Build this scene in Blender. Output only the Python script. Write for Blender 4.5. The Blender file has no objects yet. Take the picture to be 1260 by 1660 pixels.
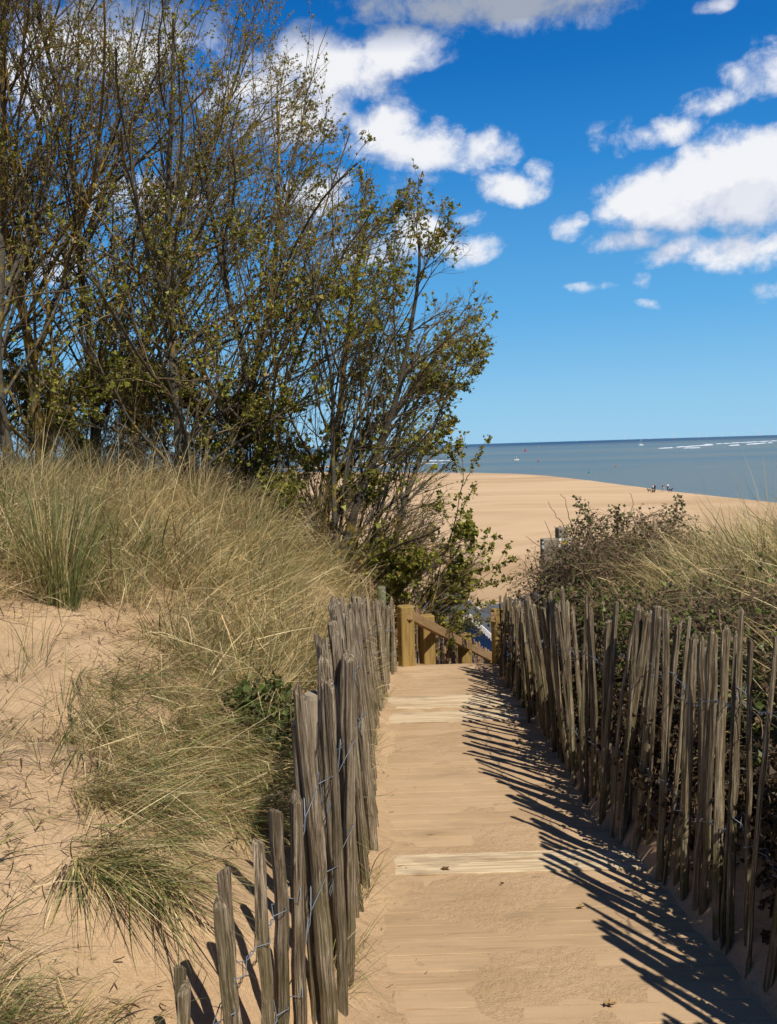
import bpy, math
import numpy as np
from mathutils import Matrix, Vector

scene = bpy.context.scene
# ------------------------------------------------------------------ camera
FPX = 1400.0                      # focal length in pixels of a 1260 x 1660 picture
cam_d = bpy.data.cameras.new("camera")
cam_d.sensor_fit = 'VERTICAL'; cam_d.sensor_height = 36.0
cam_d.lens = FPX / 1660.0 * 36.0
cam_d.clip_start = 0.05; cam_d.clip_end = 80000
cam = bpy.data.objects.new("camera", cam_d)
scene.collection.objects.link(cam)
CAMM = Matrix.Rotation(math.radians(90 - 4.33), 4, 'X') @ Matrix.Rotation(math.radians(-1.74), 4, 'Z')
cam.matrix_world = CAMM
scene.camera = cam

# ------------------------------------------------------------------ light
SUN_AZ = math.radians(145.0)      # clockwise from +Y: behind the viewer's right shoulder
SUN_EL = math.radians(52.0)
world = bpy.data.worlds.new("World"); scene.world = world
world.use_nodes = True
sd = bpy.data.lights.new("sun", 'SUN'); sd.energy = 4.6; sd.angle = math.radians(0.5)
sd.color = (1.0, 0.94, 0.85)
so = bpy.data.objects.new("sun", sd); scene.collection.objects.link(so)
sdir = Vector((math.sin(SUN_AZ) * math.cos(SUN_EL), math.cos(SUN_AZ) * math.cos(SUN_EL), math.sin(SUN_EL)))
so.rotation_euler = (-sdir).to_track_quat('-Z', 'Y').to_euler()
scene.view_settings.view_transform = 'Standard'
scene.view_settings.look = 'None'
scene.view_settings.exposure = 0.3
scene.view_settings.gamma = 1.0

Rm = np.array(CAMM.to_3x3())
def U(px, py, d):
    """point of the sight line through (px, py) at distance d ahead"""
    v = Rm @ np.array([(px - 630) / FPX, (830 - py) / FPX, -1.0])
    return v * (d / v[1])
def UZ(px, py, z):
    v = Rm @ np.array([(px - 630) / FPX, (830 - py) / FPX, -1.0])
    return v * (z / v[2])
def PROJ(P):
    c = P @ Rm
    return 630 + FPX * c[..., 0] / -c[..., 2], 830 - FPX * c[..., 1] / -c[..., 2]

# ------------------------------------------------------------------ node helpers
class NT:
    def __init__(s, tree): s.t = tree; s.n = tree.nodes; s.l = tree.links
    def node(s, typ, **kw):
        n = s.n.new(typ)
        for k, v in kw.items():
            if k.startswith('i_'):
                key = k[2:]
                key = int(key) if key.isdigit() else key.replace('_', ' ')
                s.set(n.inputs[key], v)
            else: setattr(n, k, v)
        return n
    def set(s, sock, v):
        if hasattr(v, 'is_output') or isinstance(v, bpy.types.NodeSocket): s.l.new(v, sock)
        else: sock.default_value = v
    def math(s, op, a, b=0.0, clamp=False):
        n = s.n.new('ShaderNodeMath'); n.operation = op; n.use_clamp = clamp
        s.set(n.inputs[0], a); s.set(n.inputs[1], b); return n.outputs[0]
    def vmath(s, op, a, b=(0, 0, 0)):
        n = s.n.new('ShaderNodeVectorMath'); n.operation = op
        s.set(n.inputs[0], a)
        if op != 'LENGTH': s.set(n.inputs[1], b)
        return n.outputs['Value'] if op == 'LENGTH' else n.outputs[0]
    def noise(s, vec, scale, detail=4, rough=0.55, dist=0.0):
        n = s.n.new('ShaderNodeTexNoise'); s.set(n.inputs['Vector'], vec)
        n.inputs['Scale'].default_value = scale; n.inputs['Detail'].default_value = detail
        n.inputs['Roughness'].default_value = rough; n.inputs['Distortion'].default_value = dist
        return n.outputs[0]
    def ramp(s, fac, stops):
        n = s.n.new('ShaderNodeValToRGB'); s.set(n.inputs[0], fac)
        e = n.color_ramp.elements
        while len(e) < len(stops): e.new(0.5)
        for el, (p, c) in zip(e, stops):
            el.position = p; el.color = c if len(c) == 4 else (*c, 1)
        return n.outputs[0]
    def mix(s, fac, a, b, typ='MIX'):
        n = s.n.new('ShaderNodeMix'); n.data_type = 'RGBA'; n.blend_type = typ
        s.set(n.inputs[0], fac)
        for i, v in ((6, a), (7, b)):
            s.set(n.inputs[i], v if not isinstance(v, tuple) or len(v) == 4 else (*v, 1))
        return n.outputs[2]
    def maprange(s, v, a, b, c=0.0, d=1.0, smooth=False):
        n = s.n.new('ShaderNodeMapRange'); s.set(n.inputs[0], v)
        if smooth: n.interpolation_type = 'SMOOTHSTEP'
        for i, x in enumerate((a, b, c, d)): n.inputs[i + 1].default_value = x
        return n.outputs[0]
    def bump(s, h, strength=0.5, dist=0.01, normal=None):
        n = s.n.new('ShaderNodeBump'); s.set(n.inputs['Height'], h)
        n.inputs['Strength'].default_value = strength; n.inputs['Distance'].default_value = dist
        if normal is not None: s.set(n.inputs['Normal'], normal)
        return n.outputs[0]
    def scaled(s, vec, sc):
        return s.vmath('MULTIPLY', vec, sc)

def new_mat(name):
    m = bpy.data.materials.new(name); m.use_nodes = True
    nt = NT(m.node_tree)
    b = m.node_tree.nodes['Principled BSDF']
    b.inputs['Roughness'].default_value = 0.85
    b.inputs['Specular IOR Level'].default_value = 0.2
    return m, nt, b

# ------------------------------------------------------------------ sky with clouds (world directions)
wt = NT(world.node_tree)
bg = world.node_tree.nodes['Background']
sky = wt.node('ShaderNodeTexSky', sky_type='NISHITA', sun_disc=False)
sky.sun_elevation = SUN_EL; sky.sun_rotation = SUN_AZ
sky.air_density = 1.0; sky.dust_density = 0.35; sky.ozone_density = 4.0; sky.altitude = 0
hsv = wt.node('ShaderNodeHueSaturation', i_Color=sky.outputs[0], i_Saturation=1.32, i_Value=1.0)

def cloud_group():
    g = bpy.data.node_groups.new("cloud_density", 'ShaderNodeTree')
    g.interface.new_socket('Dir', in_out='INPUT', socket_type='NodeSocketVector')
    g.interface.new_socket('Density', in_out='OUTPUT', socket_type='NodeSocketFloat')
    t = NT(g)
    gi = t.n.new('NodeGroupInput'); go = t.n.new('NodeGroupOutput')
    v = gi.outputs[0]
    warp = t.n.new('ShaderNodeTexNoise'); t.set(warp.inputs['Vector'], v)
    warp.inputs['Scale'].default_value = 14; warp.inputs['Detail'].default_value = 3
    wv = t.vmath('MULTIPLY', t.vmath('SUBTRACT', warp.outputs[1], (0.5, 0.5, 0.5)), (0.045, 0.03, 0.0))
    pv = t.vmath('ADD', v, wv)
    blobs = [(820, 0, 300, 62, 1.0), (700, 20, 150, 45, .6), (950, 15, 120, 42, .6),
             (540, 120, 130, 85, 1.), (645, 88, 95, 55, 1.1), (460, 130, 90, 60, .9), (500, 185, 110, 65, 1.), (610, 205, 80, 60, .9), (690, 238, 120, 46, 1.1),
             (770, 240, 80, 42, .9), (825, 300, 60, 34, .9), (868, 275, 30, 34, .7), (760, 350, 36, 22, .6), (760, 402, 62, 28, .9),
             (680, 385, 80, 38, .9), (600, 400, 80, 36, .7),
             (190, 70, 190, 95, 1), (300, 50, 110, 80, .6), (60, 130, 130, 80, .8), (400, 170, 90, 70, .8), (515, 310, 60, 50, .9), (250, 320, 120, 50, .7),
             (100, 420, 120, 40, .6),
             (1090, 320, 130, 62, 1.35), (1200, 295, 130, 88, 1.55), (1160, 250, 60, 40, .8), (1290, 300, 140, 90, 1.1), (1080, 210, 75, 34, .72), (1150, 170, 85, 30, .66),
             (1215, 125, 60, 45, .6), (1265, 100, 60, 70, .7), (1020, 390, 85, 26, .8), (1090, 408, 90, 26, .8), (1200, 410, 120, 36, .85),
             (1270, 390, 80, 40, .7), (915, 365, 45, 26, .75), (957, 472, 50, 14, .55), (1055, 488, 36, 13, .6), (1255, 468, 45, 22, .75),
             (1165, 8, 44, 20, .6), (832, 497, 20, 8, .4), (1035, 450, 30, 22, .4), (705, 300, 130, 70, .38), (1010, 225, 60, 50, .5)]
    # the same sky goes on outside the picture
    blobs += [(1500, 250, 160, 90, 1), (1700, 420, 220, 70, 1), (-200, 300, 260, 90, 1), (-500, 100, 260, 120, 1), (1900, 100, 260, 140, 1)]
    total = None
    for (bx, by, rx, ry, w) in blobs:
        c = U(bx, by, 1.0); e = U(bx + rx, by, 1.0); n_ = U(bx, by - ry, 1.0)
        def ae(p): return math.atan2(p[0], p[1]), math.atan2(p[2], math.hypot(p[0], p[1]))
        ca = ae(c); ra = abs(ae(e)[0] - ca[0]); re = abs(ae(n_)[1] - ca[1])
        d = t.vmath('LENGTH', t.vmath('MULTIPLY', t.vmath('SUBTRACT', pv, (ca[0], ca[1], 0)), (1 / ra, 1 / re, 0)))
        m = t.maprange(d, 1.55, 0.0, 0.0, w, smooth=True)
        total = m if total is None else t.math('MAXIMUM', total, m)
    n1 = t.noise(t.vmath('MULTIPLY', v, (1, 1.35, 1)), 17, 10, 0.60, 0.3)
    n2 = t.noise(v, 48, 8, 0.66)
    nn = t.math('ADD', t.math('MULTIPLY', t.math('SUBTRACT', n1, 0.5), 1.8), t.math('MULTIPLY', t.math('SUBTRACT', n2, 0.5), 0.65))
    dens = t.math('ADD', total, nn)
    # nothing grows without a blob
    dens = t.math('MULTIPLY', dens, t.maprange(total, 0.02, 0.3, 0, 1))
    t.l.new(dens, go.inputs[0])
    return g
cg = cloud_group()
tc = wt.node('ShaderNodeTexCoord')
sep = wt.node('ShaderNodeSeparateXYZ'); wt.l.new(tc.outputs['Generated'], sep.inputs[0])
az = wt.math('ARCTAN2', sep.outputs[0], sep.outputs[1])
hor = wt.math('SQRT', wt.math('ADD', wt.math('MULTIPLY', sep.outputs[0], sep.outputs[0]), wt.math('MULTIPLY', sep.outputs[1], sep.outputs[1])))
el = wt.math('ARCTAN2', sep.outputs[2], hor)
cmb = wt.node('ShaderNodeCombineXYZ'); wt.l.new(az, cmb.inputs[0]); wt.l.new(el, cmb.inputs[1])
def dens_at(off):
    g = wt.n.new('ShaderNodeGroup'); g.node_tree = cg
    wt.l.new(wt.vmath('ADD', cmb.outputs[0], off), g.inputs[0]); return g.outputs[0]
D0 = dens_at((0, 0, 0)); D1 = dens_at((0.010, 0.034, 0))
alpha = wt.maprange(D0, 0.20, 0.95, 0, 1, smooth=True)
lit = wt.math('SUBTRACT', wt.math('MINIMUM', D0, 1.15), wt.math('MINIMUM', D1, 1.15))
thick = wt.maprange(D0, 0.5, 1.7, 0, 1)
lit2 = wt.math('ADD', wt.math('MULTIPLY', lit, 0.62), wt.math('SUBTRACT', 0.92, wt.math('MULTIPLY', thick, 0.10)), clamp=True)
# the high overhead cloud shows its shaded base
lit3 = wt.math('MULTIPLY', lit2, wt.maprange(el, 0.412, 0.436, 1.0, 0.26))
ccol = wt.ramp(lit3, [(0.15, (0.30, 0.34, 0.40)), (0.45, (0.50, 0.55, 0.66)), (0.72, (0.72, 0.75, 0.85)), (1.0, (0.95, 0.95, 0.97))])
SKY_S = 0.08
cl = wt.vmath('SCALE', ccol); cl_n = cl.node; cl_n.inputs['Scale'].default_value = 0.80 / SKY_S
grad = wt.ramp(wt.maprange(el, 0.0, 1.2, 0, 1), [(0.0, (.30, .57, .80)), (0.04, (.245, .53, .79)), (0.12, (.115, .40, .75)), (0.25, (.028, .235, .62)), (0.33, (.008, .155, .50)), (0.42, (.001, .105, .40)), (0.55, (.003, .055, .22)), (1.0, (.004, .035, .14))])
gs = wt.vmath('SCALE', grad); gs.node.inputs['Scale'].default_value = 0.88 / SKY_S
skyc = wt.mix(.92, hsv.outputs[0], gs)
wmix = wt.mix(wt.math('MULTIPLY', alpha, 0.95), skyc, cl)
wt.l.new(wmix, bg.inputs[0]); bg.inputs[1].default_value = SKY_S

# ------------------------------------------------------------------ object helpers
COL = scene.collection
def link(o, parent=None):
    COL.objects.link(o)
    if parent is not None: o.parent = parent
    return o
def tag(o, label=None, cat=None, group=None, kind=None):
    if label: o['label'] = label
    if cat: o['category'] = cat
    if group: o['group'] = group
    if kind: o['kind'] = kind
    return o
def empty(name, loc, label, cat, group=None, rz=0.0):
    o = bpy.data.objects.new(name, None); o.empty_display_size = 0.2
    o.location = loc; o.rotation_euler = (0, 0, rz)
    COL.objects.link(o); return tag(o, label, cat, group)
def npmesh(name, V, F, mat, parent=None, col=None, smooth=False, loc=None):
    """V (n,3); F list of int arrays (m,3) or (m,4); col (n,3) point colours"""
    V = np.asarray(V, np.float32).reshape(-1, 3)
    if not isinstance(F, (list, tuple)): F = [F]
    F = [np.asarray(f, np.int32) for f in F if len(f)]
    me = bpy.data.meshes.new(name)
    me.vertices.add(len(V)); me.vertices.foreach_set('co', V.ravel())
    loops = np.concatenate([f.ravel() for f in F])
    sizes = np.concatenate([np.full(len(f), f.shape[1], np.int32) for f in F])
    starts = np.concatenate([[0], np.cumsum(sizes)[:-1]]).astype(np.int32)
    me.loops.add(len(loops)); me.loops.foreach_set('vertex_index', loops)
    me.polygons.add(len(sizes)); me.polygons.foreach_set('loop_start', starts)
    try: me.polygons.foreach_set('loop_total', sizes)
    except Exception: pass
    if col is not None:
        a = me.color_attributes.new('Col', 'FLOAT_COLOR', 'POINT')
        c = np.ones((len(V), 4), np.float32); c[:, :3] = col; a.data.foreach_set('color', c.ravel())
    me.update(calc_edges=True)
    me.polygons.foreach_set('use_smooth', np.full(len(sizes), bool(smooth)))
    me.materials.append(mat)
    o = bpy.data.objects.new(name, me)
    if loc is not None: o.location = loc
    return link(o, parent)
class MB:
    def __init__(s): s.v = []; s.f = []
    def box(s, c, size, M=None, bev=0.0):
        x, y, z = [q / 2 for q in size]; b = min(bev, x * .4, y * .4, z * .4) if bev else 0
        n = len(s.v)
        if not b:
            pts = [(i * x, j * y, k * z) for k in (-1, 1) for j in (-1, 1) for i in (-1, 1)]
            fs = [(0, 2, 3, 1), (4, 5, 7, 6), (0, 1, 5, 4), (2, 6, 7, 3), (0, 4, 6, 2), (1, 3, 7, 5)]
        else:
            ring = [(-x + b, -y), (x - b, -y), (x, -y + b), (x, y - b), (x - b, y), (-x + b, y), (-x, y - b), (-x, -y + b)]
            ins = [(px * (x - b) / x, py * (y - b) / y) for px, py in ring]
            pts = [(p[0], p[1], -z) for p in ins] + [(p[0], p[1], -z + b) for p in ring] + [(p[0], p[1], z - b) for p in ring] + [(p[0], p[1], z) for p in ins]
            fs = [tuple(range(7, -1, -1)), tuple(range(24, 32))]
            for r in range(3):
                for i in range(8):
                    fs.append((r * 8 + i, r * 8 + (i + 1) % 8, r * 8 + 8 + (i + 1) % 8, r * 8 + 8 + i))
        for p in pts:
            p = Vector(p)
            if M is not None: p = M @ p
            s.v.append((p[0] + c[0], p[1] + c[1], p[2] + c[2]))
        s.f += [tuple(n + i for i in f) for f in fs]
        return s
    def prism(s, ring0, ring1):
        n = len(s.v); k = len(ring0)
        s.v += [tuple(p) for p in ring0] + [tuple(p) for p in ring1]
        s.f.append(tuple(n + k - 1 - i for i in range(k))); s.f.append(tuple(n + k + i for i in range(k)))
        for i in range(k): s.f.append((n + i, n + (i + 1) % k, n + k + (i + 1) % k, n + k + i))
        return s
    def tube(s, pts, rad, sides=8):
        P = np.array(pts, float)[None]; R = np.array(rad, float) * np.ones(P.shape[1]) if np.ndim(rad) == 0 else np.array(rad)
        V, F = tube_batch(P, R[None], sides, caps=True)
        n = len(s.v); s.v += [tuple(p) for p in V]
        for f in F: s.f += [tuple(int(i) + n for i in q) for q in f]
        return s
    def build(s, name, mat, parent=None, loc=None, smooth=False):
        me = bpy.data.meshes.new(name); me.from_pydata(s.v, [], s.f); me.update()
        me.polygons.foreach_set('use_smooth', np.full(len(me.polygons), bool(smooth)))
        me.materials.append(mat); o = bpy.data.objects.new(name, me)
        if loc is not None: o.location = loc
        return link(o, parent)
def nrm(a): return a / np.maximum(np.linalg.norm(a, axis=-1, keepdims=True), 1e-9)
def tube_batch(P, R, sides=4, caps=False):
    """P (N,K,3), R (N,K) -> verts, [faces]"""
    N, K, _ = P.shape
    T = np.empty_like(P); T[:, 1:-1] = P[:, 2:] - P[:, :-2]; T[:, 0] = P[:, 1] - P[:, 0]; T[:, -1] = P[:, -1] - P[:, -2]
    T = nrm(T)
    ref = np.where(np.abs(T[:, :1, 2:3]) > 0.9, np.array([1., 0, 0]), np.array([0, 0, 1.]))
    ref = np.broadcast_to(ref, T.shape)
    A = nrm(np.cross(T, ref)); B = np.cross(T, A)
    th = np.arange(sides) * 2 * np.pi / sides
    V = P[:, :, None] + R[:, :, None, None] * (A[:, :, None] * np.cos(th)[:, None] + B[:, :, None] * np.sin(th)[:, None])
    idx = np.arange(N * K * sides).reshape(N, K, sides)
    nx = np.roll(idx, -1, axis=2)
    F = np.stack([idx[:, :-1], nx[:, :-1], nx[:, 1:], idx[:, 1:]], -1).reshape(-1, 4)
    out = [F]
    if caps:
        out.append(idx[:, 0, ::-1].reshape(-1, sides)); out.append(idx[:, -1].reshape(-1, sides))
    return V.reshape(-1, 3), out

rng = np.random.default_rng(11)
def hash2(ix, iy, seed):
    h = (ix.astype(np.int64) * 374761393 + iy.astype(np.int64) * 668265263 + seed * 1442695041) & 0x7fffffff
    h = ((h ^ (h >> 13)) * 1274126177) & 0x7fffffff
    return ((h ^ (h >> 16)) & 0xffff) / 65535.0
def vnoise(x, y, s, seed=0):
    x = np.asarray(x, float) / s; y = np.asarray(y, float) / s
    ix = np.floor(x); iy = np.floor(y); fx = x - ix; fy = y - iy
    fx = fx * fx * (3 - 2 * fx); fy = fy * fy * (3 - 2 * fy)
    a = hash2(ix, iy, seed); b = hash2(ix + 1, iy, seed); c = hash2(ix, iy + 1, seed); d = hash2(ix + 1, iy + 1, seed)
    return (a * (1 - fx) + b * fx) * (1 - fy) + (c * (1 - fx) + d * fx) * fy - 0.5

# ------------------------------------------------------------------ ground shape
SEA_Z = -12.1
def PZ(y): return -1.55 - 0.0727 * (np.asarray(y, float) - 2)
def sol(px, py):
    """ground point of the path slope under a pixel"""
    d = 4.0
    for _ in range(40):
        p = U(px, py, d); d = d * (float(PZ(d)) / p[2])
        d = min(max(d, .5), 12)
    return U(px, py, d)
# fence keys: foot pixel (on the path slope) and top pixel
LK = [((552, 1790), (540, 1180)), ((556, 1650), (544, 1112)), ((566, 1520), (535, 1050)), ((590, 1455), (545, 1005)), ((603, 1370), (553, 985)), ((603, 1260), (562, 980)),
      ((606, 1200), (576, 980)), ((618, 1141), (592, 985)), ((624, 1112), (612, 985)), ((637, 1083), (638, 984))]
RK = [((812, 1096), (818, 968)), ((833, 1122), (838, 982)), ((893, 1199), (866, 985)), ((921, 1243), (893, 975)), ((935, 1268), (912, 984)),
      ((959, 1312), (960, 990)), ((985, 1340), (1014, 990)), ((1010, 1362), (1037, 994)), ((1050, 1410), (1078, 1005)), ((1100, 1450), (1112, 1012)),
      ((1150, 1500), (1160, 1025)), ((1183, 1540), (1200, 1032)), ((1221, 1590), (1262, 1042))]
def fkeys(K):
    foot = []; top = []
    for f, t in K:
        a = sol(*f); foot.append(a); top.append(U(t[0], t[1], a[1]))
    return np.array(foot), np.array(top)
LF, LT = fkeys(LK); RF, RT = fkeys(RK)
_lx = np.concatenate([[-.95, -.55, -.33, -.24], LF[:, 0]]); _ly = np.concatenate([[0, 1.2, 1.85, 2.15], LF[:, 1]])
def XL(y): return np.interp(y, _ly, _lx)
_o = np.argsort(RF[:, 1])
_ry = np.concatenate([[-2], RF[_o, 1], [8.2, 10.5]]); _rx = np.concatenate([[1.55], RF[_o, 0], [1.25, 2.4]])
def XR(y): return np.interp(y, _ry, _rx)
_sp = np.array([UZ(px, py, SEA_Z) for px, py in [(-600, 772), (200, 765), (500, 765), (700, 766), (780, 766.5), (840, 768), (890, 771.5), (930, 776), (1000, 785), (1060, 793.5), (1150, 803), (1260, 815)]])
_spx = np.concatenate([_sp[:, 0], [_sp[-1, 0] + 8, _sp[-1, 0] + 40, _sp[-1, 0] + 400]])
_spy = np.concatenate([_sp[:, 1], [95, 20, -60]])
def H(x, y, fine=True):
    x = np.asarray(x, float); y = np.asarray(y, float)
    xl = XL(y); xr = XR(y)
    yc = 7.45 + np.clip((-x - .1) * 1.1, 0, 3.6) + np.clip((x - 1.15) * .9, 0, 1.6)
    ym = np.minimum(y, yc)
    p = PZ(ym)
    tl = np.maximum(0, xl - x); tr = np.maximum(0, x - xr)
    ampl = np.interp(ym, [-3, 0, 2, 4, 6, 8, 11], [.2, .3, .5, 1.0, 1.35, 1.6, 1.75])
    ampr = np.interp(ym, [-3, 0, 2, 4, 6, 8], [1.1, 1.0, .85, .95, .85, .75])
    z = p + ampl * (1 - np.exp(-tl / 1.1)) + ampr * (1 - np.exp(-tr / .8))
    z = z - .12 * np.clip(-x - 3.2, 0, 60) * .5 + .20 * (1 - np.exp(-tl / .10)) * np.clip((3.3 - y) / 1.0, 0, 1)
    # path: sand drifts towards both fences
    inside = (x > xl) & (x < xr)
    w1 = vnoise(x, y, .35, 3) * .10 + vnoise(x, y, .09, 4) * .05
    ed = np.minimum(x + 0.0 + w1, (.95 + w1 - x))
    drift = np.clip(-ed / .12, 0, 1)
    z = z + np.where(tl + tr > 0, .045, -.0035 + .048 * drift ** 1.4)
    z = z + np.where(y < 9, 1, 0) * vnoise(x, y, .45, 5) * .085 * np.clip(tl * 3 + tr * 3, 0, 1)
    z = z + vnoise(x, y, 1.3, 6) * .12 * np.clip(tl * 1.2 + tr * 1.2, 0, 1)
    z = z + np.where((tl + tr > 0) | (y > 7.48) | (drift > .3), 0, np.clip(vnoise(x, y, .42, 41) * .012 + vnoise(x, y * 2.2, .13, 42) * .006 + vnoise(x, y, .05, 43) * .003 + .0006, -.004, .008))
    s = np.maximum(0, y - yc)
    z = z - .62 * (np.sqrt(s * s + .35) - .35 ** .5)
    # behind the viewer and to the sides the dunes roll on
    z = np.maximum(z, -12.6)
    # beach
    ys = np.interp(x, _spx, _spy)
    q = ys - y
    b = SEA_Z + np.where(q > 0, np.minimum(.012 * q, .45), np.maximum(.02 * q, -2.5))
    b = b + np.clip(q * .02, 0, 1) * (vnoise(x, y, 28, 8) * .35 + vnoise(x, y, 9, 9) * .10)
    k = .8
    h = np.clip(.5 + .5 * (z - b) / k, 0, 1)
    z = b * (1 - h) + z * h + k * h * (1 - h)
    if fine:
        m = np.clip((11 - y) / 3, 0, 1) * (np.abs(x) < 6)
        z = z + m * (vnoise(x, y, .16, 21) * .030 * np.clip(tl * 4 + tr * 4 + drift, 0.06, 1) + vnoise(x, y, .07, 22) * .015 * np.clip(tl * 4 + tr * 4 + drift, .05, 1))
    return z
def ray(px, py, lo=.6, hi=14):
    ds = np.linspace(lo, hi, 900)
    v = Rm @ np.array([(px - 630) / FPX, (830 - py) / FPX, -1.0]); v = v / v[1]
    P = ds[:, None] * v
    hit = np.nonzero(P[:, 2] < H(P[:, 0], P[:, 1], False))[0]
    return P[hit[0]] if len(hit) else None

# ------------------------------------------------------------------ materials
def M_sand():
    m, t, b = new_mat("sand")
    geo = t.node('ShaderNodeNewGeometry'); pos = geo.outputs['Position']
    sp = t.node('ShaderNodeSeparateXYZ'); t.l.new(pos, sp.inputs[0])
    n1 = t.noise(pos, 1.6, 6, .6); n2 = t.noise(pos, 26, 5, .65); n3 = t.noise(pos, 420, 2, .6)
    c = t.ramp(n1, [(.3, (.435, .295, .165)), (.7, (.53, .372, .222))])
    n4 = t.noise(pos, 110, 3, .7)
    c = t.mix(t.maprange(n2, .35, .7, 0, .35), c, (.39, .25, .135))
    c = t.mix(t.maprange(n4, .56, .70, 0, .5), c, (.27, .17, .09))
    c = t.mix(t.maprange(n4, .42, .32, 0, .35), c, (.66, .49, .32))
    grain = t.ramp(n3, [(.30, (.62, .58, .52)), (.5, (1, 1, 1)), (.74, (1.22, 1.2, 1.15))])
    c = t.mix(.5, c, grain, 'MULTIPLY')
    # the open beach: paler dry crests, tan damp bands, wet rim at the tide line
    bn = t.noise(t.scaled(pos, (.010, .014, .02)), 1.0, 7, .58, 1.2)
    bn2 = t.noise(t.scaled(pos, (.03, .085, .02)), 1.0, 6, .62, .8)
    bc = t.ramp(bn, [(.34, (.40, .262, .142)), (.46, (.49, .33, .185)), (.54, (.57, .395, .235)), (.66, (.44, .29, .16))])
    bc = t.mix(t.maprange(bn2, .52, .70, 0, .45), bc, (.40, .25, .13))
    far = t.maprange(sp.outputs[2], -9.5, -11.0, 0, 1)
    c = t.mix(far, c, bc)
    wet = t.maprange(sp.outputs[2], SEA_Z + .16, SEA_Z + .02, 0, 1)
    c = t.mix(wet, c, (.34, .25, .16))
    t.l.new(c, b.inputs['Base Color'])
    t.l.new(t.maprange(wet, 0, 1, .95, .35), b.inputs['Roughness'])
    h = t.math('ADD', t.math('MULTIPLY', n2, 1.0), t.math('ADD', t.math('MULTIPLY', n3, .25), t.math('MULTIPLY', n4, .3)))
    nb = t.bump(h, .75, .014)
    t.l.new(nb, b.inputs['Normal']); b.inputs['Specular IOR Level'].default_value = .1
    return m
def M_plank():
    m, t, b = new_mat("sanded_plank")
    geo = t.node('ShaderNodeNewGeometry'); pos = geo.outputs['Position']
    at = t.node('ShaderNodeAttribute', attribute_name='Col')
    grain = t.noise(t.scaled(pos, (3.2, 75, 10)), 1.0, 5, .6, .3)
    wood = t.mix(t.maprange(grain, .35, .68), at.outputs[0], (.30, .195, .10))
    wood = t.mix(.5, wood, t.ramp(grain, [(.3, (.7, .66, .6)), (.55, (1, 1, 1)), (.75, (1.2, 1.17, 1.1))]), 'MULTIPLY')
    # dark knots and damp stains
    vo = t.node('ShaderNodeTexVoronoi', i_Scale=1.0); t.set(vo.inputs['Vector'], t.scaled(pos, (5.5, 9.0, 1)))
    kn = t.maprange(vo.outputs['Distance'], .16, .04, 0, .75)
    kn = t.math('MULTIPLY', kn, t.maprange(t.noise(pos, 2.2, 2), .47, .60))
    wood = t.mix(kn, wood, (.09, .06, .035))
    st = t.noise(t.scaled(pos, (2.6, 8, 1)), 1.0, 5, .65)
    wood = t.mix(t.maprange(st, .52, .70, 0, .75), wood, (.22, .155, .095))
    # sand dusting, thick where the noise is high
    dn = t.noise(t.scaled(pos, (2.2, 3.6, 1)), 1.0, 6, .62)
    at_a = t.node('ShaderNodeAttribute', attribute_name='dust')
    dust = t.maprange(t.math('ADD', dn, at_a.outputs['Fac']), .58, .98, 0.08, .9)
    gr = t.noise(pos, 420, 2, .6)
    sc = t.mix(.5, (.51, .355, .208), t.ramp(gr, [(.3, (.66, .62, .56)), (.5, (1, 1, 1)), (.74, (1.2, 1.18, 1.12))]), 'MULTIPLY')
    t.l.new(t.mix(dust, wood, sc), b.inputs['Base Color'])
    h = t.math('ADD', t.math('MULTIPLY', grain, .5), t.math('MULTIPLY', gr, .2))
    t.l.new(t.bump(h, .45, .006), b.inputs['Normal']); b.inputs['Roughness'].default_value = .9
    return m
def M_picket(name, dark, mid, pale, green=.5):
    m, t, b = new_mat(name)
    tc_ = t.node('ShaderNodeTexCoord'); oi = t.node('ShaderNodeObjectInfo')
    off = t.node('ShaderNodeCombineXYZ'); t.l.new(t.math('MULTIPLY', oi.outputs['Random'], 37), off.inputs[0]); t.l.new(t.math('MULTIPLY', oi.outputs['Random'], 91), off.inputs[2])
    p = t.vmath('ADD', tc_.outputs['Object'], off.outputs[0])
    g1 = t.noise(t.scaled(p, (190, 190, 7)), 1.0, 8, .68, .4)
    g2 = t.noise(t.scaled(p, (62, 62, 3.4)), 1.0, 6, .66, 1.0)
    g3 = t.noise(p, 6, 4, .6)
    c = t.ramp(g1, [(.36, dark), (.50, mid), (.62, pale)])
    c = t.mix(t.maprange(g2, .60, .66, 0, .8), c, tuple(min(1, q * 1.5) for q in pale))
    c = t.mix(t.maprange(g2, .43, .38, 0, .8), c, tuple(q * .55 for q in dark))
    sp = t.node('ShaderNodeSeparateXYZ'); t.l.new(tc_.outputs['Object'], sp.inputs[0])
    low = t.maprange(sp.outputs[2], 1.0, .25, 0, 1)
    gm = t.math('MULTIPLY', t.math('MULTIPLY', t.maprange(g3, .42, .62), low), green)
    c = t.mix(gm, c, (.115, .105, .035))
    v = t.math('ADD', .78, t.math('MULTIPLY', oi.outputs['Random'], .42))
    hv = t.node('ShaderNodeHueSaturation', i_Color=c, i_Value=v)
    t.l.new(hv.outputs[0], b.inputs['Base Color'])
    hb = t.math('ADD', g1, t.math('MULTIPLY', g2, .7))
    t.l.new(t.bump(hb, 1.0, .010), b.inputs['Normal']); b.inputs['Roughness'].default_value = .8
    return m
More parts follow.
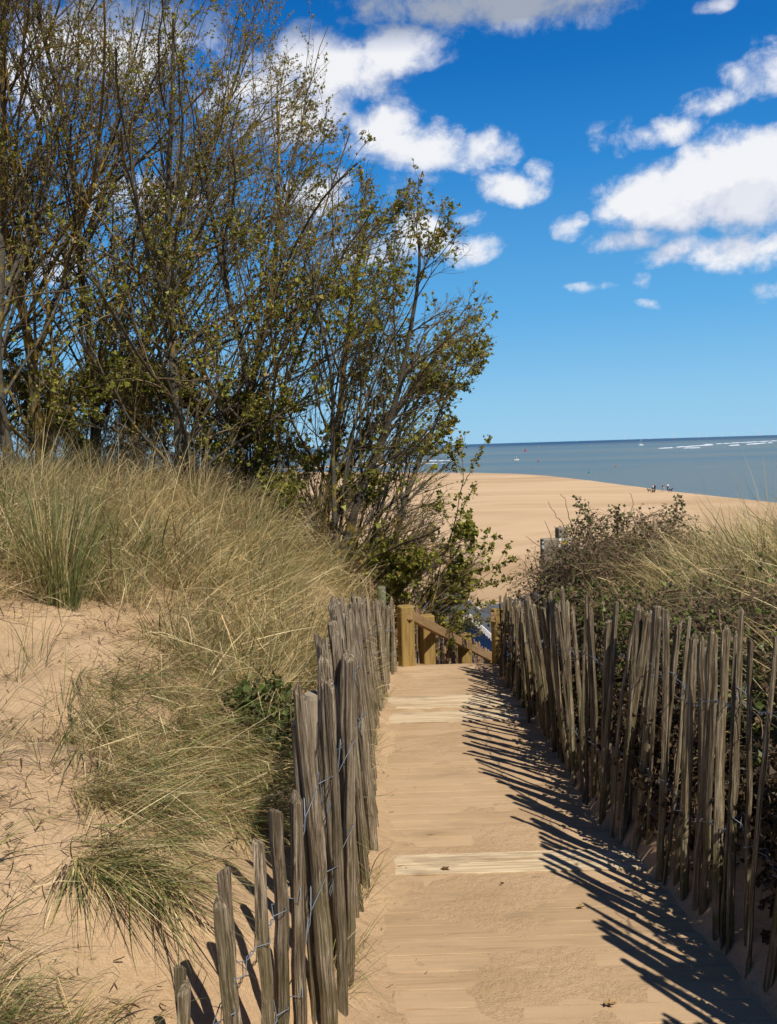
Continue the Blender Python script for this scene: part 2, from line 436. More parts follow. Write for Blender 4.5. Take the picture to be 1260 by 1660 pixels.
def M_timber(name, a, c2):
    m, t, b = new_mat(name)
    tc_ = t.node('ShaderNodeTexCoord')
    g = t.noise(t.scaled(tc_.outputs['Object'], (60, 60, 4)), 1.0, 5, .6, .8)
    k = t.noise(tc_.outputs['Object'], 9, 3, .6)
    c = t.ramp(g, [(.3, a), (.7, c2)])
    c = t.mix(t.maprange(k, .60, .72, 0, .6), c, tuple(q * .45 for q in a))
    t.l.new(c, b.inputs['Base Color']); t.l.new(t.bump(g, .3, .003), b.inputs['Normal'])
    return m
def M_plain(name, col, rough=.7, metal=0.0, var=.25, scale=12, spec=.3):
    m, t, b = new_mat(name)
    tc_ = t.node('ShaderNodeTexCoord'); n = t.noise(tc_.outputs['Object'], scale, 5, .6)
    c = t.mix(n, tuple(q * (1 - var) for q in col), tuple(min(1, q * (1 + var)) for q in col))
    t.l.new(c, b.inputs['Base Color']); b.inputs['Roughness'].default_value = rough
    b.inputs['Metallic'].default_value = metal; b.inputs['Specular IOR Level'].default_value = spec
    return m
def M_leafy(name, rough=.55, trans=.35, boost=1.0):
    m = bpy.data.materials.new(name); m.use_nodes = True; t = NT(m.node_tree)
    b = m.node_tree.nodes['Principled BSDF']; out = m.node_tree.nodes['Material Output']
    at = t.node('ShaderNodeAttribute', attribute_name='Col')
    t.l.new(at.outputs[0], b.inputs['Base Color']); b.inputs['Roughness'].default_value = rough
    b.inputs['Specular IOR Level'].default_value = .25
    tr = t.node('ShaderNodeBsdfTranslucent'); t.l.new(at.outputs[0], tr.inputs[0])
    mx = t.node('ShaderNodeMixShader'); mx.inputs[0].default_value = trans
    t.l.new(b.outputs[0], mx.inputs[1]); t.l.new(tr.outputs[0], mx.inputs[2]); t.l.new(mx.outputs[0], out.inputs[0])
    return m
def M_bark(name, a, c2, lichen, amt):
    m, t, b = new_mat(name)
    geo = t.node('ShaderNodeNewGeometry'); pos = geo.outputs['Position']
    n = t.noise(t.scaled(pos, (1, 1, .35)), 38, 5, .65); l = t.noise(pos, 7, 5, .65)
    c = t.ramp(n, [(.3, a), (.7, c2)])
    c = t.mix(t.maprange(l, .60 - amt, .68 - amt, 0, .9), c, lichen)
    t.l.new(c, b.inputs['Base Color']); t.l.new(t.bump(n, .6, .01), b.inputs['Normal'])
    return m
SAND = M_sand(); PLANK = M_plank()
PICK = M_picket("weathered_paling", (.075, .052, .030), (.215, .162, .100), (.42, .345, .245), .6)
PICKR = M_picket("mossy_paling", (.070, .048, .026), (.185, .135, .078), (.40, .33, .22), .9)
PICKN = M_picket("new_paling", (.12, .07, .035), (.24, .15, .08), (.38, .27, .17), .2)
POSTW = M_plain("round_post_wood", (.30, .24, .16), .85, 0, .45, 30)
TIMB = M_timber("treated_timber", (.20, .125, .036), (.33, .225, .075))
TIMBD = M_timber("rail_timber", (.22, .13, .055), (.34, .215, .10))
WIRE = M_plain("galvanised_wire", (.17, .19, .215), .55, .4, .25, 60)
GRASS = M_leafy("marram", .6, .25)
LEAF = M_leafy("young_leaf", .5, .35)
BARKG = M_bark("grey_bark", (.040, .034, .024), (.105, .092, .068), (.22, .16, .03), .05)
BARKY = M_bark("lichen_bark", (.070, .052, .028), (.16, .125, .065), (.34, .22, .035), .12)
TWIG = M_bark("twig_bark", (.095, .068, .038), (.20, .15, .085), (.27, .19, .045), .04)
BRTW = M_bark("bramble_stem", (.11, .07, .042), (.29, .21, .13), (.12, .09, .04), 0)

# ------------------------------------------------------------------ ground sheet
def axis(lo_f, hi_f, step, lo, hi, g, mx):
    a = list(np.arange(lo_f, hi_f, step))
    s = step; v = a[-1]
    while v < hi: s = min(s * g, mx); v += s; a.append(v)
    s = step; v = a[0]; pre = []
    while v > lo: s = min(s * g, mx); v -= s; pre.append(v)
    return np.array(pre[::-1] + a)
gx = axis(-3.6, 2.9, .028, -420, 140, 1.07, 2.2)
gy = axis(1.1, 8.6, .03, -60, 640, 1.05, 4.0)
GX, GY = np.meshgrid(gx, gy)
GZ = H(GX, GY)
ny, nx_ = GX.shape
ix = np.arange(nx_ * ny).reshape(ny, nx_)
gf = np.stack([ix[:-1, :-1], ix[:-1, 1:], ix[1:, 1:], ix[1:, :-1]], -1).reshape(-1, 4)
tag(npmesh("ground", np.stack([GX, GY, GZ], -1), gf, SAND, smooth=True), kind='structure')

# ------------------------------------------------------------------ sea
def M_sea():
    m, t, b = new_mat("sea_water")
    geo = t.node('ShaderNodeNewGeometry'); pos = geo.outputs['Position']
    sp = t.node('ShaderNodeSeparateXYZ'); t.l.new(pos, sp.inputs[0])
    n1 = t.noise(t.scaled(pos, (.0012, .0045, 1)), 1.0, 5, .6)
    c = t.ramp(n1, [(.35, (.085, .165, .205)), (.55, (.15, .195, .195)), (.7, (.10, .175, .215))])
    deep = t.maprange(sp.outputs[1], 1500, 4500, 0, 1)
    c = t.mix(deep, c, (.012, .055, .115))
    rip = t.noise(t.scaled(pos, (.35, 1.1, 1)), 1.0, 6, .7)
    c = t.mix(t.maprange(rip, .45, .75, 0, .45), c, (.16, .20, .22))
    t.l.new(c, b.inputs['Base Color'])
    b.inputs['Roughness'].default_value = .42; b.inputs['Specular IOR Level'].default_value = .16
    w = t.noise(t.scaled(pos, (.25, .8, 1)), 1.0, 6, .65)
    t.l.new(t.bump(w, 1.0, .8), b.inputs['Normal'])
    return m
SEA = M_sea()
sx = np.concatenate([-np.geomspace(60000, 200, 30), np.linspace(-180, 180, 30), np.geomspace(200, 60000, 30)])
sy = np.concatenate([[-400], np.linspace(-100, 600, 40), np.geomspace(640, 60000, 40)])
SX, SY = np.meshgrid(sx, sy); SZ = np.full_like(SX, SEA_Z)
i2 = np.arange(SX.size).reshape(SX.shape)
sf = np.stack([i2[:-1, :-1], i2[:-1, 1:], i2[1:, 1:], i2[1:, :-1]], -1).reshape(-1, 4)
tag(npmesh("sea", np.stack([SX, SY, SZ], -1), sf, SEA), kind='structure')
# sandbar off the beach and breaking surf
def flat_patch(pts_px, z, amp, seed):
    P = np.array([UZ(a, b_, z) for a, b_ in pts_px])
    return P
FOAM = M_plain("foam", (.62, .66, .68), .8, 0, .08, 3)
def strip(p0, p1, w, z, n=60, seed=1, h=.35, gap=0.0):
    """low irregular breaking ridge along the water"""
    mb = MB(); a = UZ(*p0, SEA_Z); b = UZ(*p1, SEA_Z); r = np.random.default_rng(seed)
    d = (b - a); L = np.linalg.norm(d[:2]); d = d / L; nn = np.array([-d[1], d[0], 0]); s = 0
    while s < L:
        ln = L * r.uniform(.02, .10); wd = w * r.uniform(.4, 1.2); o = nn * r.normal(0, w * .5)
        k = 8; ts = np.linspace(0, 1, k)
        if r.random() > gap:
            P = np.array([a + d * (s + ln * t_) + o + nn * wd * .3 * math.sin(6 * t_ + seed) for t_ in ts])
            pr = np.sin(np.pi * (ts * .96 + .02)) ** .6
            base = len(mb.v)
            for q, s_ in zip(P, pr):
                mb.v += [tuple(q - nn * wd * s_ - [0, 0, .05]), tuple(q + [0, 0, h * s_]), tuple(q + nn * wd * s_ - [0, 0, .05])]
            for j in range(k - 1):
                c = base + j * 3
                mb.f += [(c, c + 3, c + 4, c + 1), (c + 1, c + 4, c + 5, c + 2)]
        s += ln * r.uniform(.6, 1.1)
    return mb
mb = strip((1072, 727), (1150, 721.5), 7, 0, seed=3, h=.8, gap=.35)
for p0, p1, w_, g_, sd_ in [((1140, 721), (1262, 714.5), 7, .12, 5), ((1180, 723), (1262, 717), 4, .6, 6), ((1112, 727), (1132, 726), 5, .3, 8), ((1262, 714.8), (1500, 702), 12, .1, 9)]:
    q = strip(p0, p1, w_, 0, seed=sd_, h=.9, gap=g_); n0 = len(mb.v); mb.v += q.v; mb.f += [tuple(n0 + i for i in f) for f in q.f]
q = strip((560, 749), (722, 747), 3.5, 0, seed=12, h=.5, gap=.2); n0 = len(mb.v); mb.v += q.v; mb.f += [tuple(n0 + i for i in f) for f in q.f]
q = strip((600, 752), (716, 751.5), 2.0, 0, seed=14, h=.4, gap=.3); n0 = len(mb.v); mb.v += q.v; mb.f += [tuple(n0 + i for i in f) for f in q.f]
tag(mb.build("surf", FOAM), "white breaking surf over the shallow banks", "surf", kind='stuff')
# sandbar: low lens of sand
c0 = UZ(430, 757, SEA_Z); c1 = UZ(716, 754.5, SEA_Z)
bx = np.linspace(-1, 1, 60); by = np.linspace(-1, 1, 14); BX, BY = np.meshgrid(bx, by)
ctr = (c0 + c1) / 2; hx = (c1[0] - c0[0]) / 2
wob = vnoise(BX * 9, BY * 0, 1.0, 31) * 14
X_ = ctr[0] + BX * hx * 1.0; Y_ = ctr[1] + BY * 26 * np.sqrt(np.clip(1 - np.abs(BX) ** 3, 0, 1)) + wob
Z_ = SEA_Z - .05 + .45 * (1 - BY ** 2) * np.clip(1 - np.abs(BX) ** 4, 0, 1)
i3 = np.arange(BX.size).reshape(BX.shape)
tag(npmesh("sandbar", np.stack([X_, Y_, Z_], -1), np.stack([i3[:-1, :-1], i3[:-1, 1:], i3[1:, 1:], i3[1:, :-1]], -1).reshape(-1, 4), SAND, smooth=True), kind='structure')

# ------------------------------------------------------------------ boardwalk
def boardwalk():
    V = []; F = []; C = []; D = []; y = -1.6; i = 0
    r = np.random.default_rng(4)
    pale = []
    for (a, b) in [((700, 1425), (700, 1384)), ((700, 1172), (700, 1154)), ((700, 1146), (700, 1141)), ((700, 1137), (700, 1130))]:
        pale.append((sol(*a)[1], sol(*b)[1]))
    edges = []
    while y < 7.5:
        w = .094 + r.uniform(-.002, .002); edges.append((y, y + w)); y += w + r.uniform(.002, .0045)
    for (a, b) in edges:
        mid = (a + b) / 2; isp = any(p0 - .02 <= mid <= p1 + .02 for p0, p1 in pale)
        x0 = -.07 + r.uniform(-.01, .01); x1 = 1.02 + r.uniform(-.01, .01)
        n = 24; base = len(V); tint = r.uniform(.85, 1.1)
        col = np.array([.76, .63, .42]) if isp else np.array([.50, .35, .205]) * tint
        du = -.42 if isp else r.uniform(.14, .34)
        dz = r.uniform(-.0012, .0012) + (.008 if isp else 0); cup = r.uniform(-.0006, .0006)
        for k in range(n):
            x = x0 + (x1 - x0) * k / (n - 1)
            rag0 = r.normal(0, .001); rag1 = r.normal(0, .001)
            for (yy, zz) in ((a + rag0, -.03), (a + rag0, -.0018), (a + .002, 0), (mid, cup), (b - .002, 0), (b + rag1, -.0018), (b + rag1, -.03)):
                V.append((x, yy, float(PZ(yy)) + zz + dz)); C.append(col); D.append(du)
        for k in range(n - 1):
            for j in range(6):
                q = base + k * 7 + j; F.append((q, q + 7, q + 8, q + 1)[::-1])
        for k in (0, n - 1):
            q = base + k * 7; F.append((q, q + 1, q + 2, q + 3)); F.append((q + 3, q + 4, q + 5, q + 6))
    o = npmesh("boardwalk", V, np.array(F), PLANK, col=np.array(C))
    a = o.data.attributes.new('dust', 'FLOAT', 'POINT'); a.data.foreach_set('value', np.array(D, np.float32))
    tag(o, kind='structure')
boardwalk()

# ------------------------------------------------------------------ paling fences
def picket(parent, foot, top, w, mat, seed, name="picket", below=.12, sides=7):
    """one split chestnut pale: irregular section, wandering line, cut or pointed head"""
    r = np.random.default_rng(seed)
    foot = np.asarray(foot, float); top = np.asarray(top, float)
    d = top - foot; L = np.linalg.norm(d); d = d / L
    foot = foot - d * below; L += below
    K = 13; s = np.linspace(0, 1, K)
    th = np.sort(np.arange(sides) * 2 * np.pi / sides + r.uniform(-.28, .28, sides))
    rad = r.uniform(.44, .60, sides) * w
    sq = r.uniform(.45, .85)
    wobx = np.cumsum(r.normal(0, .0022, K)); woby = np.cumsum(r.normal(0, .0022, K))
    bow = r.normal(0, .008)
    sc = 1 + r.normal(0, .045, K); sc[0] = 1.0
    taper = np.linspace(1.06, r.uniform(.84, .96), K)
    tw = r.uniform(0, 6.28) + np.linspace(0, r.normal(0, .25), K)
    V = []
    for i in range(K):
        x = rad * np.cos(th) * sc[i] * taper[i]; y = rad * np.sin(th) * sc[i] * taper[i] * sq
        c, s_ = math.cos(tw[i]), math.sin(tw[i])
        X = x * c - y * s_ + wobx[i] - wobx[0] + bow * math.sin(math.pi * s[i]); Y = x * s_ + y * c + woby[i] - woby[0]
        z = np.full(sides, s[i] * L)
        if i == K - 1:    # head: slanting cut or chamfer
            z = z + (X - X.mean()) * r.normal(0, .5) + (Y - Y.mean()) * r.normal(0, .5)
        V += list(zip(X, Y, z))
    kk = r.random(); cx = np.mean([v[0] for v in V[-sides:]]); cy = np.mean([v[1] for v in V[-sides:]])
    hz = w * (.15 if kk < .45 else .5)
    sc2 = .72 if kk < .45 else .38
    last = V[-sides:]; V += [(cx + (a - cx) * sc2, cy + (b - cy) * sc2, c_ + hz) for a, b, c_ in last]
    Kt = K + 1
    idx = np.arange(Kt * sides).reshape(Kt, sides); nx2 = np.roll(idx, -1, 1)
    F = np.stack([idx[:-1], nx2[:-1], nx2[1:], idx[1:]], -1).reshape(-1, 4)
    V.append((cx, cy, float(np.mean([v[2] for v in V[-sides:]])) + w * .03)); c_i = len(V) - 1
    cap = np.stack([idx[-1], nx2[-1], np.full(sides, c_i)], -1)
    o = npmesh(name, V, [F, cap], mat, parent)
    q = Vector((0, 0, 1)).rotation_difference(Vector(d))
    o.rotation_mode = 'QUATERNION'; o.rotation_quaternion = q
    o.location = Vector(foot) - parent.location
    return o
def wire(parent, pts, nrm_dir, seed, off=.032, rad=.0017, mat=None):
    """twisted pair that passes in front of and behind each pale; pts = crossing points on the pales"""
    r = np.random.default_rng(seed); out = []
    for sgn in (1, -1):
        P = []
        for i, p in enumerate(pts):
            P.append(p + nrm_dir * off * sgn + np.array([0, 0, r.normal(0, .002)]))
            if i < len(pts) - 1:
                g = pts[i + 1] - p; L = np.linalg.norm(g)
                if L > .03:
                    m = 5 if L > .05 else 3
                    for j in range(1, m + 1):
                        t_ = j / (m + 1); a = t_ * math.pi * 3 + (0 if sgn > 0 else math.pi)
                        c = p + g * (.25 + .5 * t_)
                        P.append(c + np.array([0, 0, math.sin(a) * .004]) + nrm_dir * math.cos(a) * .004)
        P = np.array(P); V, F = tube_batch(P[None], np.full((1, len(P)), rad), 5)
        out.append((V, F[0]))
    V = np.concatenate([o_[0] for o_ in out]); F = np.concatenate([out[0][1], out[1][1] + len(out[0][0])])
    o = npmesh("wire", V - np.array(parent.location), F, mat or WIRE, parent, smooth=True)
    return o

def paling_run(parent, feet, tops, widths, mat, seed, name="picket", below=.12):
    for i, (a, b, w) in enumerate(zip(feet, tops, widths)):
        picket(parent, a, b, w, mat, seed + i, name, below)

# left fence -------------------------------------------------------
rl = np.random.default_rng(21)
hero = [  # top px, second px lower on the pale, distance, width
    ((299, 1606), (297, 1760), 1.62, .038), ((292, 1566), (287, 1760), 1.70, .030),
    ((352, 1468), (376, 1700), 1.74, .041), ((367, 1410), (402, 1700), 1.80, .032), ((417, 1366), (436, 1700), 1.86, .042),
    ((449, 1319), (457, 1700), 1.94, .042), ((473, 1303), (480, 1700), 1.98, .050), ((469, 1177), (509, 1700), 2.14, .036),
    ((492, 1130), (539, 1700), 2.12, .042), ((520, 1118), (555, 1700), 2.20, .041), ((508, 1250), (525, 1700), 2.25, .034), ((523, 1108), (560, 1600), 2.36, .032), ((544, 1110), (562, 1640), 2.38, .033), ((530, 1075), (563, 1560), 2.46, .032)]
feet = []; tops = []; wid = []
for (t_, l_, d_, w_) in hero:
    T_ = U(*t_, d_); L_ = U(*l_, d_ - .0); dv = (L_ - T_) / abs(L_[2] - T_[2])
    gz = float(H(L_[0], d_, False)) - .02; foot_ = T_ + dv * (T_[2] - gz)
    feet.append(foot_); tops.append(T_); wid.append(w_)
y = 2.36
while y < LF[-1, 1] + .05:
    f = np.array([np.interp(y, LF[:, 1], LF[:, k]) for k in range(3)]); f[1] = y
    t_ = np.array([np.interp(y, LF[:, 1], LT[:, k]) for k in range(3)])
    f[2] = PZ(y)
    f[0] += rl.normal(0, .014); t_[0] += rl.normal(0, .028); t_[1] = y + rl.normal(0, .03) + .02; t_[2] += rl.normal(0, .035)
    feet.append(f); tops.append(t_); wid.append(rl.uniform(.026, .044))
    y += rl.uniform(.045, .075)
e = empty("paling_fence", (float(XL(4)), 4.0, float(PZ(4))), "weathered grey chestnut paling fence along the left edge of the boardwalk", "fence", "chestnut paling fences")
paling_run(e, feet, tops, wid, PICK, 300)
order = np.argsort([t_[1] for t_ in tops])
ft = [feet[i] for i in order]; tt = [tops[i] for i in order]
for hh, sd_ in ((.30, 1), (.62, 2)):
    pts = [b + (a - b) / np.linalg.norm(a - b) * (hh * (.75 if b[1] < 2.7 else .62)) for a, b in zip(ft, tt)]
    wire(e, pts, np.array([.75, -.66, 0]), sd_, off=.026, rad=.0015)
def round_post(parent, base, top, r_, mat, seed=0, name="post"):
    mb = MB(); base = np.array(base, float); top = np.array(top, float)
    P = [base + (top - base) * s for s in (0, .3, .6, .9, .985, 1.0)]
    mb.tube(P, [r_ * 1.03, r_, r_ * .98, r_ * .97, r_ * .96, r_ * .86], 18)
    mb.v = [tuple(np.array(v) - np.array(parent.location)) for v in mb.v]
    return mb.build(name, mat, parent)
p_ = U(509, 1124, 2.60); round_post(e, (p_[0] + .02, 2.62, -1.7), p_, .034, POSTW)

# right fence ------------------------------------------------------
rr = np.random.default_rng(33)
feet = []; tops = []; wid = []
y = float(RF[:, 1].max())
oR = np.argsort(RF[:, 1])
while y > .9:
    yy = max(y, RF[oR[0], 1])
    f = np.array([np.interp(y, _ry, _rx), y, float(PZ(y))])
    t_ = np.array([np.interp(yy, RF[oR, 1], RT[oR, 0] - RF[oR, 0]) + f[0], y, 0])
    t_[2] = np.interp(yy, RF[oR, 1], RT[oR, 2] - RF[oR, 2]) + f[2]
    f[0] += rr.normal(0, .018); t_[0] += rr.normal(0, .022); t_[1] += rr.normal(0, .035); t_[2] += rr.normal(0, .030)
    feet.append(f); tops.append(t_); wid.append(rr.choice([.020, .026, .031, .037]) if y < 5 else rr.uniform(.022, .034))
    y -= rr.choice([.034, .056, .080, .120], p=[.28, .30, .26, .16]) * (1.0 if y < 5 else .9)
e = empty("paling_fence", (float(XR(4)), 4.0, float(PZ(4))), "taller mossy brown chestnut paling fence along the right edge of the boardwalk, casting comb shadows", "fence", "chestnut paling fences")
paling_run(e, feet[:99], tops[:99], wid[:99], PICKR, 700)
print("pickets right", len(feet)); assert len(feet) < 125
for hh, sd_ in ((.22, 5), (.62, 6)):
    pts = [b + (a - b) / np.linalg.norm(a - b) * hh for a, b in zip(feet, tops)]
    wire(e, pts, np.array([-1., 0, 0]), sd_, off=.022, rad=.0014)
RPOST = M_plain('mossy_post_wood', (.15, .12, .075), .85, 0, .5, 30)
p_ = U(1147, 1052, 3.15); round_post(e, (p_[0], 3.15, -1.7), p_, .036, RPOST)
p_ = U(958, 1010, 4.9); round_post(e, (p_[0] + .03, 4.9, -1.9), p_, .034, RPOST)

# ------------------------------------------------------------------ steps and hand rails beyond the crest
p1 = U(657, 983, 7.8); SD = nrm(np.array([.40, 1.25, 0])); SR = np.array([SD[1], -SD[0], 0])
def timber_post(parent, top, hgt, w, rz, name="post"):
    mb = MB(); M = Matrix.Rotation(rz, 3, 'Z'); mb.box((0, 0, hgt / 2), (w, w, hgt), M, bev=.008)
    # shallow weathered cap
    o = mb.build(name, TIMB, parent); o.location = Vector((top[0], top[1], top[2] - hgt)) - parent.location
    return o
posts = [((657, 982), 7.62, .125), ((692, 997), 8.6, .125), ((753, 1027), 9.9, .13), ((795, 1058), 11.2, .13)]
e = empty("handrail", (p1[0], 7.62, -2.0), "new honey coloured timber handrail sloping down to the right on four square posts", "handrail", "timber handrails of the steps")
tp = []
for (pp, d_, w_) in posts:
    t_ = U(*pp, d_); tp.append(t_); timber_post(e, t_, 1.35, w_, .33)
a = U(664, 997, 7.56); b = U(812, 1075, 11.9)
def beam(parent, a, b, w, h, mat, name):
    a = np.array(a); b = np.array(b); d = b - a; L = np.linalg.norm(d); d = d / L
    side = nrm(np.cross(d, [0, 0, 1.])); up = np.cross(side, d)
    M = Matrix((side, up, d)).transposed()
    mb = MB(); mb.box((0, 0, 0), (w, h, L), None, bev=.006)
    o = mb.build(name, mat, parent); o.rotation_mode = 'QUATERNION'; o.rotation_quaternion = M.to_quaternion()
    o.location = Vector((a + b) / 2) - parent.location; return o
beam(e, a, b, .045, .095, TIMBD, "rail")
e2_loc = U(808, 987, 7.6)
e = empty("handrail", (e2_loc[0], 7.6, -2.0), "new timber handrail post at the top of the steps against the right paling fence", "handrail", "timber handrails of the steps")
timber_post(e, e2_loc, 1.3, .11, .2)
q_ = e2_loc + np.array([-.062, -.09, -.055])
beam(e, q_, q_ + np.array([.42, 1.1, -.5]) * 2.9, .045, .09, TIMBD, "rail")
timber_post(e, e2_loc + np.array([.42, 1.1, -.5]) * 1.3, 1.2, .11, .33); timber_post(e, e2_loc + np.array([.42, 1.1, -.5]) * 2.7, 1.2, .11, .33)
# steps
e = empty("steps", (.55, 8.1, -2.0), "timber steps dropping from the end of the boardwalk towards the beach huts", "steps")
zc = -1.99
for k in range(22):
    c = np.array([.52, 7.66, 0]) + SD * (.30 * k + .1); z = zc - .15 * (k + .5)
    mb = MB(); mb.box((0, 0, 0), (1.15, .28, .04), Matrix.Rotation(-math.atan2(SD[0], SD[1]), 3, 'Z'), bev=.004)
    o = mb.build("tread", TIMBD, e); o.location = Vector((c[0], c[1], z)) - e.location
for s_ in (-1, 1):
    c = np.array([.52, 7.66, zc - .12]) + SR * s_ * .6; beam(e, c, c + SD * 6.6 + np.array([0, 0, -3.2]), .05, .20, TIMBD, "stringer")
# paling fence outside the steps
rs = np.random.default_rng(5)
e = empty("paling_fence", (.3, 8.2, -2.2), "thin new brown paling fence stepping down behind the sloping timber handrail", "fence", "chestnut paling fences")
n = 46; feet = []; tops = []; wid = []
for i in range(n):
    s = i / (n - 1); d_ = 8.5 + 4.6 * s; px = 668 + (818 - 668) * (s ** .8); py = 982 + (1072 - 982) * (s ** .85)
    t_ = U(px, py, d_); t_[2] += rs.normal(0, .015); f = t_ + np.array([rs.normal(0, .02), rs.normal(0, .02), -1.15])
    feet.append(f); tops.append(t_); wid.append(rs.uniform(.026, .038))
paling_run(e, feet, tops, wid, PICKN, 1200)
wire(e, [b + (a - b) * .2 for a, b in zip(feet, tops)], np.array([.9, -.4, 0]), 9, off=.02)
wire(e, [b + (a - b) * .7 for a, b in zip(feet, tops)], np.array([.9, -.4, 0]), 10, off=.02)
# paling fence up on the dune behind the left one
e = empty("paling_fence", (-.2, 8.8, -1.9), "short paling fence with a greenish round post standing under the shrub left of the steps", "fence", "chestnut paling fences")
feet = []; tops = []; wid = []
for i, (px, py) in enumerate([(583, 930), (588, 921), (593, 934), (598, 920), (603, 927), (609, 918), (614, 931), (620, 924), (627, 938), (631, 930), (637, 955), (642, 950), (646, 968), (651, 964), (655, 966), (660, 972)]):
    t_ = U(px, py, 8.35 + .05 * i); f = t_ + np.array([rs.normal(0, .03), 0, -1.1]); feet.append(f); tops.append(t_); wid.append(rs.uniform(.026, .036))
paling_run(e, feet, tops, wid, PICKN, 1500)
wire(e, [b + (a - b) * .3 for a, b in zip(feet, tops)], np.array([.2, -1, 0]), 19, off=.02)
p_ = U(618, 951, 8.3); round_post(e, (p_[0], 8.3, -2.1), p_, .045, M_plain("green_post_wood", (.16, .17, .10), .85, 0, .4, 30))

# ------------------------------------------------------------------ weathered sign beside the right dune
e = empty("signpost", tuple(U(892, 940, 8.3)), "weathered thick wooden board post with a small white and yellow notice beside the right bramble", "signpost")
OLD = M_plain("grey_old_wood", (.24, .20, .14), .9, 0, .5, 22)
def part_box(name, c, size, mat, rz=0, bev=.006):
    mb = MB(); mb.box((0, 0, 0), size, Matrix.Rotation(rz, 3, 'Z'), bev=bev); o = mb.build(name, mat, e); o.location = Vector(c) - e.location; return o
c = U(891, 873, 8.3); part_box("post", (c[0], c[1], c[2] - .65), (.155, .12, 1.3), OLD, .1)
c = U(910, 855, 8.5); part_box("rear_post", (c[0], c[1], c[2] - .7), (.095, .10, 1.4), OLD, .2)
c = U(912, 881, 8.38); sb = part_box("notice", c, (.155, .012, .095), M_plain("notice_white", (.75, .75, .72), .4, 0, .05), .1, .002)
mb = MB()
ang = np.linspace(0, 2 * np.pi, 18, endpoint=False)
mb.prism([(.022 + .036 * math.cos(t_) * (1 + .15 * math.sin(3 * t_)), -.0075, .004 + .036 * math.sin(t_)) for t_ in ang], [(.022 + .036 * math.cos(t_) * (1 + .15 * math.sin(3 * t_)), -.0105, .004 + .036 * math.sin(t_)) for t_ in ang])
mb.box((-.045, -.009, 0), (.018, .004, .05))
mb.build("notice_mark", M_plain("notice_yellow", (.62, .42, .08), .5, 0, .2), sb)
c = U(880.5, 884, 8.23); part_box("label_plate", c, (.022, .006, .07), M_plain("grey_metal", (.55, .57, .6), .4, .3, .1), .1, .001)

# ------------------------------------------------------------------ beach huts
ROOF = M_plain("roof_felt", (.060, .070, .082), .85, 0, .35, 4)
WHT = M_plain("white_paint", (.80, .80, .76), .5, 0, .06, 5)
BLUE = M_plain("blue_paint", (.030, .115, .36), .5, 0, .15, 8)
CRM = M_plain("cream_paint", (.62, .56, .42), .5, 0, .1, 8)
def M_boards(name, col):
    m, t, b = new_mat(name); tc_ = t.node('ShaderNodeTexCoord'); sp = t.node('ShaderNodeSeparateXYZ'); t.l.new(tc_.outputs['Object'], sp.inputs[0])
    w = t.math('FRACT', t.math('MULTIPLY', sp.outputs[2], 6.5)); n = t.noise(tc_.outputs['Object'], 5, 4)
    c = t.mix(n, tuple(q * .8 for q in col), tuple(q * 1.2 for q in col)); t.l.new(c, b.inputs['Base Color'])
    t.l.new(t.bump(w, .8, .03), b.inputs['Normal']); return m
BLUEB = M_boards("blue_boards", (.022, .085, .27)); CRMB = M_boards("cream_boards", (.55, .50, .40)); GRNB = M_boards("green_boards", (.12, .26, .20))
